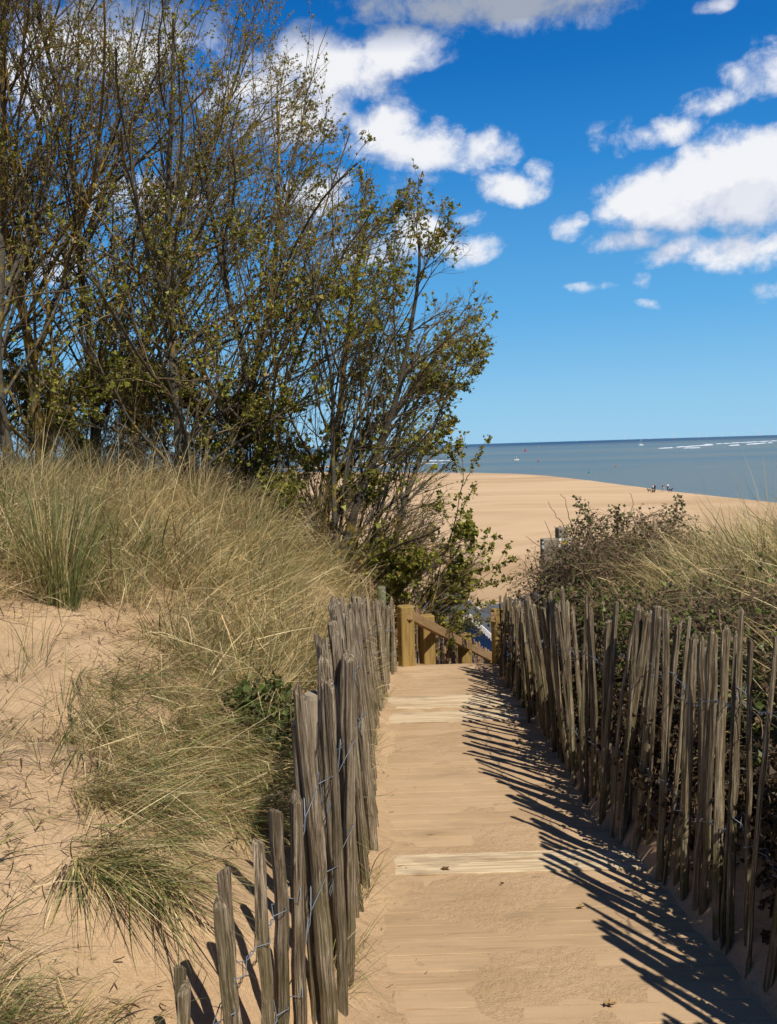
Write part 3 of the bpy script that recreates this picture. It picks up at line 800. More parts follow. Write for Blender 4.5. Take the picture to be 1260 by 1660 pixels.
def hut(apex, dirv, wallm, label, L=4.2, hw=1.65, rh=1.1, scallop=False):
    """apex: near end of the ridge; the gable faces the viewer, ridge runs along dirv"""
    rz = math.atan2(dirv[1], dirv[0]) - math.pi / 2
    floor = apex[2] - rh - 2.0
    e = empty("beach_hut", (apex[0], apex[1], SEA_Z + .3), label, "beach hut", "beach huts below the dune", rz)
    zf = floor - e.location[2]; zt = apex[2] - e.location[2]; ze = zt - rh
    w = hw - .22; bx_ = .95 if scallop else .55
    prof = [(-w, zf), (w, zf), (w, ze + rh * .13 - .02), (0, zt - .06), (-w, ze + rh * .13 - .02)]
    mb = MB(); mb.prism([(x, bx_, z) for x, z in prof], [(x, L - .25, z) for x, z in prof]); mb.build("wall", wallm, e)
    mb = MB(); t_ = .09
    mb.prism([(-hw, 0, ze), (0, 0, zt), (hw, 0, ze), (hw, 0, ze + t_), (0, 0, zt + t_ * 1.2), (-hw, 0, ze + t_)], [(-hw, L, ze), (0, L, zt), (hw, L, ze), (hw, L, ze + t_), (0, L, zt + t_ * 1.2), (-hw, L, ze + t_)])
    mb.build("roof", ROOF, e)
    for yy in (-.045, L + .005):
        for sg in (-1, 1):
            mb = MB(); N = 12
            for k in range(N):
                a0 = k / N; a1 = (k + 1) / N; dp = .14
                def pt(a, dz): return (sg * hw * a, zt + (ze - zt) * a + dz)
                lowm = .09 if (scallop and yy < 0) else 0
                A = [pt(a0, .10), pt(a1, .10), pt(a1, -dp), pt((a0 + a1) / 2, -dp - lowm), pt(a0, -dp)]
                if sg < 0: A = A[::-1]
                mb.prism([(x, yy, z) for x, z in A], [(x, yy + .04, z) for x, z in A])
            mb.build("bargeboard", WHT, e)
    mb = MB(); mb.box((0, L / 2 - .3, zf - .08), (hw * 2, L + .6, .14)); mb.build("deck", M_OLDW, e)
    for sx_ in (-1, 1):
        for yy in (.2, L / 2, L - .2):
            mb = MB(); mb.box((sx_ * (w - .1), yy, (zf - .15) / 2 - .35), (.18, .18, zf + .6)); mb.build("stilt", M_OLDW, e)
    mb = MB(); mb.box((0, L - .245 + .03, zf + .95), (.85, .05, 1.85)); d = mb.build("door", WHT, e)
    mb = MB(); mb.box((.3, L - .17, zf + .95), (.05, .05, .16)); mb.build("handle", ROOF, d)
    mb = MB(); mb.box((-.0, bx_ - .02, zf + 1.15), (.9, .05, .6)); fr = mb.build("window", WHT, e)
    mb = MB(); mb.box((-.0, bx_ - .045, zf + 1.15), (.78, .02, .48)); mb.build("pane", M_plain("dark_glass", (.03, .04, .05), .1, 0, .1), fr)
    return e
M_OLDW = M_plain("stilt_wood", (.26, .20, .13), .9, 0, .3, 6)
A1 = U(674, 979, 43); A2 = U(737, 959, 46.6); dA = A2 - A1; dA[2] = 0; zA = (A1[2] + A2[2]) / 2
hut((A1[0], A1[1], zA), nrm(dA), CRMB, "beach hut with dark felt roof seen through shrub leaves, nearest the left handrail", L=float(np.linalg.norm(dA)))
B1 = U(761, 997, 40.5); hut(B1, nrm(np.array([.62, .80, 0])), BLUEB, "bright blue beach hut with scalloped white bargeboard below the handrail", L=4.2, hw=1.7, rh=1.25, scallop=True)
C1 = U(832, 977, 42.5); hut(C1, nrm(np.array([.52, .85, 0])), GRNB, "beach hut whose dark roof corner shows just above the right paling fence", L=4.0)
# windbreak and board on the sand between the huts
def windbreak(px, py, w, h, mat, label, cat, name):
    b = UZ(px, py, SEA_Z + .45); e_ = empty(name, tuple(b), label, cat)
    n = 5
    for k in range(n):
        mb = MB(); mb.tube([(w * k / (n - 1), 0.15 * (k % 2), -.3), (w * k / (n - 1), .15 * (k % 2), h + .15)], .02, 6); mb.build("pole", M_OLDW, e_)
        if k < n - 1:
            mb = MB(); x0, x1 = w * k / (n - 1), w * (k + 1) / (n - 1); y0, y1 = .15 * (k % 2), .15 * ((k + 1) % 2)
            mb.prism([(x0, y0, 0), (x1, y1, 0), (x1, y1 + .02, 0), (x0, y0 + .02, 0)], [(x0, y0, h), (x1, y1, h), (x1, y1 + .02, h), (x0, y0 + .02, h)]); mb.build("cloth", mat if k % 2 == 0 else WHT, e_)
windbreak(766, 988, 1.0, .35, M_plain("sky_blue_cloth", (.10, .33, .72), .7), "low blue striped windbreak on the sand between two hut roofs", "windbreak", "windbreak")
windbreak(789, 990, .4, .55, BLUE, "small blue and white windbreak beside the right hut roof", "windbreak", "windbreak")

# ------------------------------------------------------------------ grass
STRAW = np.array([.52, .38, .165]); STRAW2 = np.array([.70, .56, .30]); GREEN = np.array([.17, .20, .055]); DGREEN = np.array([.085, .12, .038]); BRN = np.array([.20, .125, .06])
def blades(root, lean, L, th0, droop, w, col, K=6):
    """root (N,3), lean azimuth (N), L length, th0 angle from vertical at root, droop extra bend, w width"""
    N = len(root); s = np.linspace(0, 1, K); w = w * rng.choice([.6, 1.0, 1.6], N, p=[.35, .45, .2])
    ang = th0[:, None] + droop[:, None] * s[None] ** 1.3
    kink = (rng.random(N) < .22)[:, None] * rng.uniform(.3, 1.5, (N, 1)) * (s[None] > rng.uniform(.3, .8, (N, 1)))
    ang = ang + kink
    seg = (L / (K - 1))[:, None]
    h = np.zeros((N, K)); v = np.zeros((N, K))
    h[:, 1:] = np.cumsum(np.sin(ang[:, :-1]) * seg, 1); v[:, 1:] = np.cumsum(np.cos(ang[:, :-1]) * seg, 1)
    cu = rng.normal(0, .10, N)[:, None] * s[None] ** 2 * L[:, None]
    dx, dy = np.cos(lean)[:, None], np.sin(lean)[:, None]
    P = np.stack([root[:, 0:1] + dx * h - dy * cu, root[:, 1:2] + dy * h + dx * cu, root[:, 2:3] + v], -1)
    tw = rng.uniform(0, np.pi, N)
    W = np.stack([np.cos(tw), np.sin(tw), rng.normal(0, .25, N)], -1)
    prof = np.array([.7, 1, .95, .8, .5, .08])[:K]
    off = W[:, None] * (w[:, None] * prof[None])[:, :, None] * .5
    V = np.stack([P - off, P + off], 2)
    idx = np.arange(N * K * 2).reshape(N, K, 2)
    F = np.stack([idx[:, :-1, 0], idx[:, :-1, 1], idx[:, 1:, 1], idx[:, 1:, 0]], -1).reshape(-1, 4)
    C = np.repeat(col, K * 2, 0)
    return V.reshape(-1, 3), F, C
def blade_colour(N, g, bright=1.0):
    """g = share of green blades"""
    u = rng.random(N); c = np.where((rng.random(N) < .5)[:, None], STRAW, STRAW2)
    c = np.where((u < g)[:, None], GREEN + (STRAW - GREEN) * rng.uniform(0, .35, (N, 1)), c)
    c = np.where((u < g * .25)[:, None], DGREEN, c)
    c = np.where((u > .90)[:, None], BRN, c)
    return c * rng.uniform(.75, 1.2, (N, 1)) * bright
class Grass:
    def __init__(s): s.V = []; s.F = []; s.C = []; s.n = 0
    def add(s, r):
        V, F, C = r; s.V.append(V); s.F.append(F + s.n); s.C.append(C); s.n += len(V)
    def build(s, name, label, parent=None):
        o = npmesh(name, np.concatenate(s.V), np.concatenate(s.F), GRASS, parent, col=np.concatenate(s.C))
        if parent is None: tag(o, label, "grass", kind='stuff')
        return o
def tussock(G, c, n, rad, Lm, g, lean_az=None, lean_amt=.3, droop=(.2, 1.2), th=(.02, .7), wd=(.0025, .0045)):
    a = rng.uniform(0, 2 * np.pi, n); rr_ = rad * np.sqrt(rng.random(n))
    x = c[0] + rr_ * np.cos(a); y = c[1] + rr_ * np.sin(a)
    root = np.stack([x, y, H(x, y, False) + rng.uniform(-.01, .02, n)], -1)
    out = a + rng.normal(0, .6, n)
    if lean_az is not None:
        vx = np.cos(out) * (1 - lean_amt) + math.cos(lean_az) * lean_amt * 2; vy = np.sin(out) * (1 - lean_amt) + math.sin(lean_az) * lean_amt * 2
        out = np.arctan2(vy, vx)
    L = Lm * rng.uniform(.45, 1.25, n)
    t0 = rng.uniform(*th, n); dr = rng.uniform(*droop, n)
    G.add(blades(root, out, L, t0, dr, rng.uniform(*wd, n), blade_colour(n, g)))
def mat_layer(G, xs, ys, L=(.08, .35), bright=.8, g=.1):
    n = len(xs); root = np.stack([xs, ys, H(xs, ys, False) + rng.uniform(0, .07, n)], -1)
    G.add(blades(root, rng.uniform(0, 2 * np.pi, n), rng.uniform(*L, n), rng.uniform(1.15, 1.5, n), rng.uniform(-.2, .35, n), rng.uniform(.002, .004, n), blade_colour(n, g, bright)))

bnd_x = [-400, 0, 60, 110, 180, 240, 290, 340, 400, 450, 490, 520]
bnd_y = [985, 985, 985, 975, 985, 1015, 1075, 1120, 1175, 1250, 1290, 1300]
G = Grass()
N0 = 950; cnt = 0
while cnt < N0:
    x = rng.uniform(-6.5, -.12); y = rng.uniform(3.0, 11.2)
    if x > XL(y) - .14: continue
    z = float(H(x, y, False)); px, py = PROJ(np.array([x, y, z]))
    if py > np.interp(px, bnd_x, bnd_y): continue
    if y < 3.2 and px > 0: continue
    cnt += 1
    edge = np.clip((XL(y) - x) / 1.2, .0, 1)
    Lm = .28 + .18 * edge + rng.uniform(-.10, .14)
    gcol = np.clip(.38 + vnoise(x, y, .9, 44) * 1.3, .08, .75)
    tussock(G, (x, y), int(rng.uniform(45, 95)), rng.uniform(.07, .17), Lm, gcol, lean_az=rng.uniform(-2.0, .8), lean_amt=rng.uniform(.1, .7), droop=(.2, rng.uniform(1.0, 2.6)), th=(.05, rng.uniform(.6, 1.4)), wd=(.002, .0055))
xs = rng.uniform(-5.5, -.15, 42000); ys = rng.uniform(3.0, 10.5, 42000)
pxx, pyy = PROJ(np.stack([xs, ys, H(xs, ys, False)], -1)); k = (pyy < np.interp(pxx, bnd_x, bnd_y) + rng.normal(0, 14, len(xs))) & (xs < XL(ys) - .03)
mat_layer(G, xs[k], ys[k], bright=.75, g=.15)
# one strong green clump and the tall straw heads on the ridge
for (px, py, n, rad, Lm, g) in [(95, 975, 330, .10, .78, .62), (110, 985, 160, .07, .6, .8), (430, 1010, 150, .16, .5, .6), (480, 1110, 130, .14, .5, .6), (500, 1060, 120, .14, .45, .5),
                                (320, 850, 130, .12, .8, .2), (250, 830, 110, .12, .75, .2), (150, 820, 120, .12, .75, .3), (60, 830, 120, .12, .8, .3), (20, 900, 160, .14, .7, .4), (400, 880, 120, .12, .65, .3)]:
    p = ray(px, py)
    if p is not None: tussock(G, p, n, rad, Lm, g, lean_az=-.3, lean_amt=.15, droop=(.1, .8), th=(.0, .45))
def straw_layer(G, xs, ys, hi, L, n_az=None):
    n = len(xs); root = np.stack([xs, ys, H(xs, ys, False) + rng.uniform(.02, hi, n)], -1)
    az_ = rng.uniform(0, 2 * np.pi, n) if n_az is None else rng.normal(n_az, .9, n)
    G.add(blades(root, az_, rng.uniform(*L, n), rng.uniform(.7, 1.5, n), rng.uniform(-.5, 1.0, n), rng.uniform(.0022, .0042, n), blade_colour(n, .08, 1.12)))
xs = rng.uniform(-5.5, -.15, 26000); ys = rng.uniform(3.0, 10.0, 26000)
pxx, pyy = PROJ(np.stack([xs, ys, H(xs, ys, False)], -1)); k = (pyy < np.interp(pxx, bnd_x, bnd_y) + rng.normal(0, 18, len(xs))) & (xs < XL(ys) - .30)
straw_layer(G, xs[k], ys[k], .26, (.2, .6), -.9)
G.build("marram_grass", "dense straw and green marram grass covering the left dune ridge")
# combed tussocks on the bare sand of the left slope
spots = [(150, 1105, 220, .10, .42, .75), (125, 1150, 150, .07, .38, .6), (170, 1165, 230, .10, .45, .6), (205, 1195, 230, .10, .45, .5), (240, 1180, 200, .09, .45, .35), (150, 1225, 160, .09, .40, .5), (190, 1245, 260, .10, .46, .55),
         (240, 1240, 220, .10, .46, .5), (285, 1260, 160, .09, .44, .3), (175, 1290, 160, .08, .40, .4), (225, 1300, 190, .08, .44, .4), (310, 1215, 150, .10, .42, .35), (350, 1225, 150, .10, .4, .4), (300, 1160, 120, .10, .4, .4),
         (130, 1385, 210, .055, .44, .45), (165, 1405, 170, .05, .42, .5), (205, 1395, 100, .05, .38, .35), (185, 1350, 80, .06, .36, .3), (390, 1235, 120, .08, .36, .35), (420, 1290, 90, .07, .32, .4), (330, 1320, 70, .06, .32, .2),
         (260, 1095, 120, .09, .42, .5), (195, 1060, 90, .08, .4, .5), (345, 1085, 130, .1, .42, .5), (60, 1080, 26, .05, .42, .8), (25, 1105, 18, .04, .42, .6), (75, 1240, 12, .03, .34, .6)]
poly = [(95, 1120), (200, 1065), (330, 1130), (400, 1200), (470, 1285), (430, 1345), (360, 1330), (290, 1345), (285, 1440), (215, 1470), (120, 1410), (150, 1330), (95, 1240)]
def inpoly(x, y):
    c = False
    for (x0, y0), (x1, y1) in zip(poly, poly[1:] + poly[:1]):
        if (y0 > y) != (y1 > y) and x < (x1 - x0) * (y - y0) / (y1 - y0) + x0: c = not c
    return c
k = 0
while k < 88:
    x, y = rng.uniform(85, 475), rng.uniform(1060, 1475)
    if inpoly(x, y): spots.append((x, y, int(rng.uniform(14, 60)), rng.uniform(.02, .07), rng.uniform(.20, .42), rng.uniform(.35, .85))); k += 1
poly2 = [(250, 1060), (330, 1060), (420, 1150), (490, 1230), (470, 1330), (400, 1370), (330, 1300), (260, 1180)]
k = 0; poly, poly1 = poly2, poly
while k < 75:
    x, y = rng.uniform(240, 495), rng.uniform(1050, 1375)
    if inpoly(x, y): spots.append((x, y, int(rng.uniform(25, 59)), rng.uniform(.03, .09), rng.uniform(.24, .42), rng.uniform(.25, .8))); k += 1
poly = poly1
spots = [(a_, b_, int(n_ * .36) if n_ >= 60 else n_, c_, d_, e_) for a_, b_, n_, c_, d_, e_ in spots]
G = Grass()
for (px, py, n, rad, Lm, g) in spots:
    p = ray(px, py)
    if p is None: continue
    sparse = n < 27 and py < 1250 and px < 100
    tussock(G, p, n, rad, Lm, g, lean_az=None if sparse else rng.normal(-.75, .35), lean_amt=.1 if sparse else rng.uniform(.4, .75), droop=(.1, .8) if sparse else (.0, .8), th=(.1, .6) if sparse else (.9, 1.8), wd=(.0018, .0034))
for (px, py, n, rad, Lm, g) in [(-25, 1660, 110, .04, .17, .7), (20, 1685, 100, .04, .15, .7), (90, 1700, 80, .04, .15, .7), (-40, 1540, 26, .03, .26, .5), (-60, 1420, 34, .05, .3, .5), (-20, 1610, 24, .03, .30, .2), (150, 1705, 50, .05, .15, .5), (200, 1710, 30, .05, .15, .4), (-40, 1250, 60, .06, .5, .5)]:
    p = ray(px, py)
    if p is not None: tussock(G, p, n, rad, Lm, g, lean_az=.1, lean_amt=.5, droop=(.5, 1.6), th=(.4, 1.2), wd=(.0014, .0028))
xs = rng.uniform(-2.2, -.2, 16000); ys = rng.uniform(2.0, 5.5, 16000); pxx, pyy = PROJ(np.stack([xs, ys, H(xs, ys, False)], -1))
poly = [(110, 1110), (200, 1060), (330, 1060), (420, 1150), (490, 1230), (470, 1340), (390, 1370), (300, 1345), (285, 1430), (215, 1460), (130, 1400), (160, 1330), (110, 1240)]
k = np.array([inpoly(a_, b_) for a_, b_ in zip(pxx + rng.normal(0, 14, len(xs)), pyy)]) & (xs < XL(ys) - .04) & (vnoise(xs, ys, .3, 91) + rng.normal(0, .2, len(xs)) > .0)
mat_layer(G, xs[k], ys[k], L=(.06, .28), bright=.85, g=.2)
G.build("marram_grass", "combed marram tussocks lying down the bare sand left of the near fence")
# right dune
G = Grass(); cnt = 0
while cnt < 330:
    x = rng.uniform(1.1, 6.0); y = rng.uniform(.6, 9.2)
    if x < XR(y) + (.45 if y < 6 else .2): continue
    z = float(H(x, y, False)); px, py = PROJ(np.array([x, y, z]))
    if px < 1000 and y > 4.5 and rng.random() < .70: continue
    cnt += 1
    edge = np.clip((x - XR(y)) / .9, .15, 1)
    tussock(G, (x, y), int(rng.uniform(50, 105)), rng.uniform(.08, .18), .30 + .16 * edge + rng.uniform(-.08, .1), np.clip(.38 + vnoise(x, y, .8, 51) * 1.2, .1, .8), lean_az=rng.uniform(1.8, 4.8), lean_amt=rng.uniform(.1, .6), droop=(.2, rng.uniform(1.0, 2.6)), th=(.05, rng.uniform(.6, 1.4)), wd=(.002, .0055))
xs = rng.uniform(1.05, 5, 20000); ys = rng.uniform(.6, 9.0, 20000); k = xs > XR(ys) + .35
mat_layer(G, xs[k], ys[k], bright=.7, g=.2)
xs = rng.uniform(1.2, 4.6, 12000); ys = rng.uniform(2.2, 9.0, 12000); k = (xs > XR(ys) + .75) & ~((ys > 5.5) & (xs < 1.75)); straw_layer(G, xs[k], ys[k], .32, (.2, .6), 3.4)
for (px, py) in [(1200, 960), (1240, 950), (1170, 980), (1255, 985), (1215, 1000)]:
    p = ray(px, py)
    if p is not None: tussock(G, p, 34, .12, .62, .2, lean_az=2.8, lean_amt=.15, droop=(.3, 1.1), th=(.0, .5))
for _ in range(60):
    x = rng.uniform(2.0, 3.6); y = rng.uniform(4.6, 6.8); tussock(G, (x, y), 60, .10, .62, .45, lean_az=rng.uniform(2.2, 4.0), lean_amt=.3, droop=(.3, 1.6), th=(.05, .8), wd=(.002, .005))
G.build("marram_grass", "arching marram grass over the right dune behind the tall paling fence")
# long single seed stalks against sea and sky
G = Grass()
rt = []; 
for px, py, d in [(1155, 900, 5.2), (1170, 900, 5.0), (1205, 880, 4.6), (1225, 880, 4.6), (1240, 870, 4.4), (1250, 880, 4.5), (1130, 905, 5.3), (1180, 890, 5.0), (1100, 900, 5.5), (1215, 890, 4.8), (1245, 900, 4.3)]:
    rt.append(U(px, py, d))
rt = np.array(rt); n = len(rt); G.add(blades(rt, rng.normal(3.0, .4, n), rng.uniform(.38, .58, n), rng.uniform(.0, .3, n), rng.uniform(.0, .5, n), np.full(n, .003), blade_colour(n, 0, 1.05)))
rt = []
for px in np.linspace(5, 470, 46):
    p = ray(px + rng.normal(0, 5), np.interp(px, [0, 300, 480], [835, 850, 930]) + rng.normal(0, 12))
    if p is not None: rt.append(p)
rt = np.array(rt); n = len(rt); G.add(blades(rt, rng.uniform(-1.4, 1.0, n), rng.uniform(.6, .95, n), rng.uniform(.0, .3, n), rng.uniform(.0, .6, n), np.full(n, .0034), blade_colour(n, .05, 1.1)))
# few bits of grass at the feet of the fences
for (px, py, n, az_) in [(592, 1480, 30, -.5), (600, 1440, 24, -.3), (608, 1215, 26, .3), (606, 1228, 20, .2), (622, 1150, 20, 0), (630, 1092, 24, 0), (560, 1600, 34, -.3), (580, 1560, 26, -.4), (555, 1640, 30, 0.1), (640, 1088, 12, 0)]:
    p = sol(px, py); tussock(G, p, n, .035, .16, .5, lean_az=az_, lean_amt=.4, droop=(.3, 1.2), th=(.2, 1.0), wd=(.0014, .0024))
G.build("grass_stalks", "thin straw seed stalks and sparse tufts standing along the dune tops and fence feet")
# dry litter: broken roots and blades on the bare sand
n = 26000; xs = rng.uniform(-3.2, -.15, n); ys = rng.uniform(1.3, 5.2, n); k = (xs < XL(ys) - .02) & (vnoise(xs, ys, .35, 61) + rng.normal(0, .16, n) > .0); xs = xs[k]; ys = ys[k]
n = len(xs); G = Grass(); root = np.stack([xs, ys, H(xs, ys) + .007], -1)
G.add(blades(root, rng.uniform(0, 6.28, n), rng.uniform(.012, .085, n), rng.uniform(1.0, 1.5, n), rng.uniform(-.4, .5, n), rng.uniform(.0012, .0034, n), np.where((rng.random(n) < .7)[:, None], np.array([.13, .075, .035]), STRAW) * rng.uniform(.6, 1.2, (n, 1)), K=4))
n = 1500; xs = rng.uniform(-.2, 1.25, n); ys = rng.uniform(1.8, 7.8, n); k = (xs > XL(ys)) & (xs < XR(ys)) & ((xs < .06 + rng.normal(0, .03, n)) | (xs > .92) | (rng.random(n) < .06)); xs = xs[k]; ys = ys[k]; n = len(xs)
root = np.stack([xs, ys, np.maximum(H(xs, ys), PZ(ys) + .003) + .003], -1)
G.add(blades(root, rng.uniform(0, 6.28, n), rng.uniform(.008, .03, n), np.full(n, 1.45), rng.uniform(-.2, .2, n), rng.uniform(.001, .002, n), np.array([[.13, .075, .035]]) * rng.uniform(.6, 1.6, (n, 1)), K=4))
G.build("dry_litter", "tiny brown root and grass scraps scattered over the sand")

# ------------------------------------------------------------------ leaves
def leaves(pos, dirv, size, col, fold=.35):
    """lobed folded leaf: 6 vertices, 2 quads"""
    N = len(pos); d = nrm(dirv); r_ = nrm(rng.normal(0, 1, (N, 3))); s = nrm(np.cross(d, r_)); u = np.cross(s, d)
    sz = size[:, None]
    base = pos; tip = pos + d * sz
    f = fold * rng.uniform(.2, 1.6, (N, 1))
    Lo = pos + d * sz * .42 + (s * .52 + u * f) * sz; Ln = pos + d * sz * .66 + (s * .24 + u * f * .5) * sz
    Ro = pos + d * sz * .42 + (-s * .52 + u * f) * sz; Rn = pos + d * sz * .66 + (-s * .24 + u * f * .5) * sz
    V = np.stack([base, Lo, Ln, tip, Rn, Ro], 1)
    i = np.arange(N)[:, None] * 6
    F = np.concatenate([i + np.array([0, 1, 2, 3]), i + np.array([0, 3, 4, 5])])
    return V.reshape(-1, 3), F, np.repeat(col, 6, 0)
# ------------------------------------------------------------------ trees
def children_of(P, Rd, m, t_rng, ang, lr, K, r_ratio, bias, wob, env=None, tmin_len=.12):
    N, Kp, _ = P.shape
    idx = np.repeat(np.arange(N), m)
    n = len(idx); t = rng.uniform(*t_rng, n); f = t * (Kp - 1); i0 = np.minimum(f.astype(int), Kp - 2); fr = (f - i0)[:, None]
    A = P[idx, i0]; B = P[idx, i0 + 1]; start = A * (1 - fr) + B * fr; tan = nrm(B - A)
    plen = np.linalg.norm(P[:, 1:] - P[:, :-1], axis=-1).sum(1)[idx]
    perp = nrm(np.cross(tan, nrm(rng.normal(0, 1, (n, 3)))))
    a = rng.uniform(*ang, n)[:, None]
    d = nrm(tan * np.cos(a) + perp * np.sin(a) + np.array(bias) * .35)
    L = np.maximum(plen * lr * (1.15 - .75 * t) * rng.uniform(.55, 1.3, n), tmin_len)
    r0 = (Rd[idx, i0] * r_ratio * rng.uniform(.7, 1.0, n))
    def walk(L):
        Q = np.empty((n, K, 3)); Q[:, 0] = start; cur = d.copy()
        for k in range(1, K):
            cur = nrm(cur + W[:, k] + np.array(bias) * .10); Q[:, k] = Q[:, k - 1] + cur * (L / (K - 1))[:, None]
        return Q
    W = rng.normal(0, wob, (n, K, 3))
    Q = walk(L)
    if env is not None:
        jit = rng.normal(0, .10, n)
        for _ in range(3):
            o = ~env(Q[:, -1], jit)
            if not o.any(): break
            L = np.where(o, L * .62, L); Q = walk(L)
        keep = env(Q[:, -1], jit + .05)
        Q = Q[keep]; r0 = r0[keep]; L = L[keep]
    R = r0[:, None] * np.linspace(1, .45, K)[None]
    return Q, np.maximum(R, .0016)
EZ = np.array([-2.6, -1.6, -1.2, -.7, -.2, .15, .5, .85, 1.2, 1.5, 2.0, 2.4, 2.75, 3.3, 4.4, 6.5])
EX = np.array([.9, 1.22, 1.18, .78, .66, .66, .80, 1.02, 1.20, 1.10, .92, .66, -.02, -.42, -.58, -.9])
def env_global(Q, j): return Q[:, 0] * 9.0 / np.maximum(Q[:, 1], 5) < np.interp(Q[:, 2], EZ, EX) + j * .7
def leaf_colours(n, z, gold=.12):
    base = np.array([[.22, .225, .030], [.29, .27, .042], [.15, .16, .026], [.33, .25, .06]])[rng.choice(4, n, p=[.38, .27, .23, .12])]
    bud = np.array([.42, .27, .15]); bud2 = np.array([.50, .38, .22])
    up = np.clip((z - .5) / 3.0, 0, 1)[:, None] * .40 + gold
    u = rng.random((n, 1))
    c = np.where(u < up * .6, bud, base); c = np.where((u > up * .6) & (u < up), bud2, c)
    return c * rng.uniform(.65, 1.25, (n, 1)), (u[:, 0] < up[:, 0])
def tree(base, height, r0, lean, bark, label, name="tree", n1=17, n2=9, n3=4, env=env_global, spread=.52, limbs=(), leafn=4, wind=(.22, 0, .16), low=.06, group="young trees behind the left dune", size=.036, K0=14, ang1=(.35, .95), stems=1, l2=.50, l3=.42, gold=.10, thin=.0):
    base = np.array(base, float)
    P0 = []
    for s_ in range(stems):
        lv = np.array([lean[0] + (rng.normal(0, .14) if s_ else 0), lean[1] + (rng.normal(0, .1) if s_ else 0), 1.0]); hgt = height * (1 if s_ == 0 else rng.uniform(.6, .95))
        P = np.empty((K0, 3)); P[0] = base + (np.array([rng.normal(0, .1), rng.normal(0, .1), 0]) if s_ else 0); cur = nrm(lv)
        W = rng.normal(0, .07, (K0, 3))
        for k in range(1, K0):
            cur = nrm(cur + W[k] + np.array([.006, 0, .04])); P[k] = P[k - 1] + cur * hgt / (K0 - 1)
        if env is not None:
            for _ in range(8):
                if env(P[-1:], np.array([-.22]))[0]: break
                P = P[0] + (P - P[0]) * .88
        P0.append(P)
    P0 = np.array(P0); R0 = r0 * np.linspace(1, .22, K0)[None] * np.array([1] + [.65] * (stems - 1))[:, None]
    R0[:, 0] *= 1.25
    Q1, R1 = children_of(P0, R0, n1, (low, .97), ang1, spread, 11, .44, wind, .10, env)
    R1 = np.minimum(R1, .021 * np.linspace(1, .4, R1.shape[1])[None])
    for d_, pts in limbs:
        P = np.array([U(a, b, d_) for a, b in pts]); P[:, 1] += rng.normal(0, .10, len(P)).cumsum() * .5
        s_ = np.linspace(0, len(P) - 1, 11); q = np.stack([np.interp(s_, np.arange(len(P)), P[:, k]) for k in range(3)], -1) + rng.normal(0, .012, (11, 3))
        Q1 = np.concatenate([Q1, q[None]]); R1 = np.concatenate([R1, np.linspace(.017, .0025, 11)[None]])
    Q2, R2 = children_of(Q1, R1, n2, (.12, .98), (.25, .85), l2, 8, .55, wind, .10, env)
    Q3, R3 = children_of(Q2, R2, n3, (.15, 1.0), (.25, .9), l3, 6, .6, wind, .10, env, .10)
    e = empty(name, tuple(base), label, name.replace('_', ' '), group)
    def merge(parts):
        V = []; F = []; n = 0
        for P, R, sides in parts:
            v, f = tube_batch(P, R, sides); V.append(v); F.append(f[0] + n); n += len(v)
        return np.concatenate(V) - base, np.concatenate(F)
    V, F = merge([(P0, R0, 12), (Q1, R1, 6)]); npmesh("trunk", V, F, bark, e, smooth=True)
    V, F = merge([(Q2, R2, 4), (Q3, R3, 3)]); npmesh("branches", V, F, TWIG, e, smooth=True)
    # leaves in opened buds along the twigs
    allP = []; allD = []
    for Q, m, lo in ((Q3, leafn, .25), (Q2, leafn, .35)):
        n = len(Q); K = Q.shape[1]
        idx = np.repeat(np.arange(n), m); t = rng.uniform(lo, 1.0, len(idx)); t[::m] = 1.0
        f = t * (K - 1) - 1e-4; i0 = f.astype(int); fr = (f - i0)[:, None]
        A = Q[idx, i0]; B = Q[idx, i0 + 1]; allP.append(A * (1 - fr) + B * fr); allD.append(nrm(B - A))
    Pp = np.concatenate(allP); Dd = np.concatenate(allD)
    # clumpy: thin out by a coarse field so that some twigs stay bare
    fld = vnoise(Pp[:, 0] + Pp[:, 1] * .7, Pp[:, 2], .38, 71) + vnoise(Pp[:, 0], Pp[:, 2] + Pp[:, 1], .14, 72) * .7
    keep = fld + rng.normal(0, .25, len(fld)) > thin + .17 + .16 * np.clip(.6 - Pp[:, 2], 0, 2) * (Pp[:, 0] < -1.4) - .22 * np.clip((Pp[:, 2] - 1.2) / 1.5, 0, 1) - .04 * (Pp[:, 0] > -1.4) + .14 * np.clip((.9 - Pp[:, 2]) / .8, 0, 1)
    Pp = Pp[keep]; Dd = Dd[keep]
    c3 = 3; n = len(Pp) * c3
    pos = np.repeat(Pp, c3, 0) + rng.normal(0, .008, (n, 3)); dd = np.repeat(Dd, c3, 0) * .5 + rng.normal(0, .75, (n, 3)) + np.array([.0, 0, -.05])
    col, isbud = leaf_colours(n, pos[:, 2], gold)
    sz = size * rng.choice([.55, .8, 1.1, 1.6], n, p=[.35, .35, .2, .1]) * rng.uniform(.8, 1.2, n) * np.interp(pos[:, 2], [-1.5, .3, 3, 5], [1.25, 1.15, .75, .62])
    sz = np.where(isbud, sz * .62, sz)
    V, F, C = leaves(pos - base, dd, sz, col)
    npmesh("crown", V, F, LEAF, e, col=C)
    return len(F)
def gp(px, d, dz=0.0):
    """ground point at distance d in the column of px"""
    x = U(px, 800, d)[0]; return (x, d, float(H(x, d, False)) - .05 + dz)
nl = 0
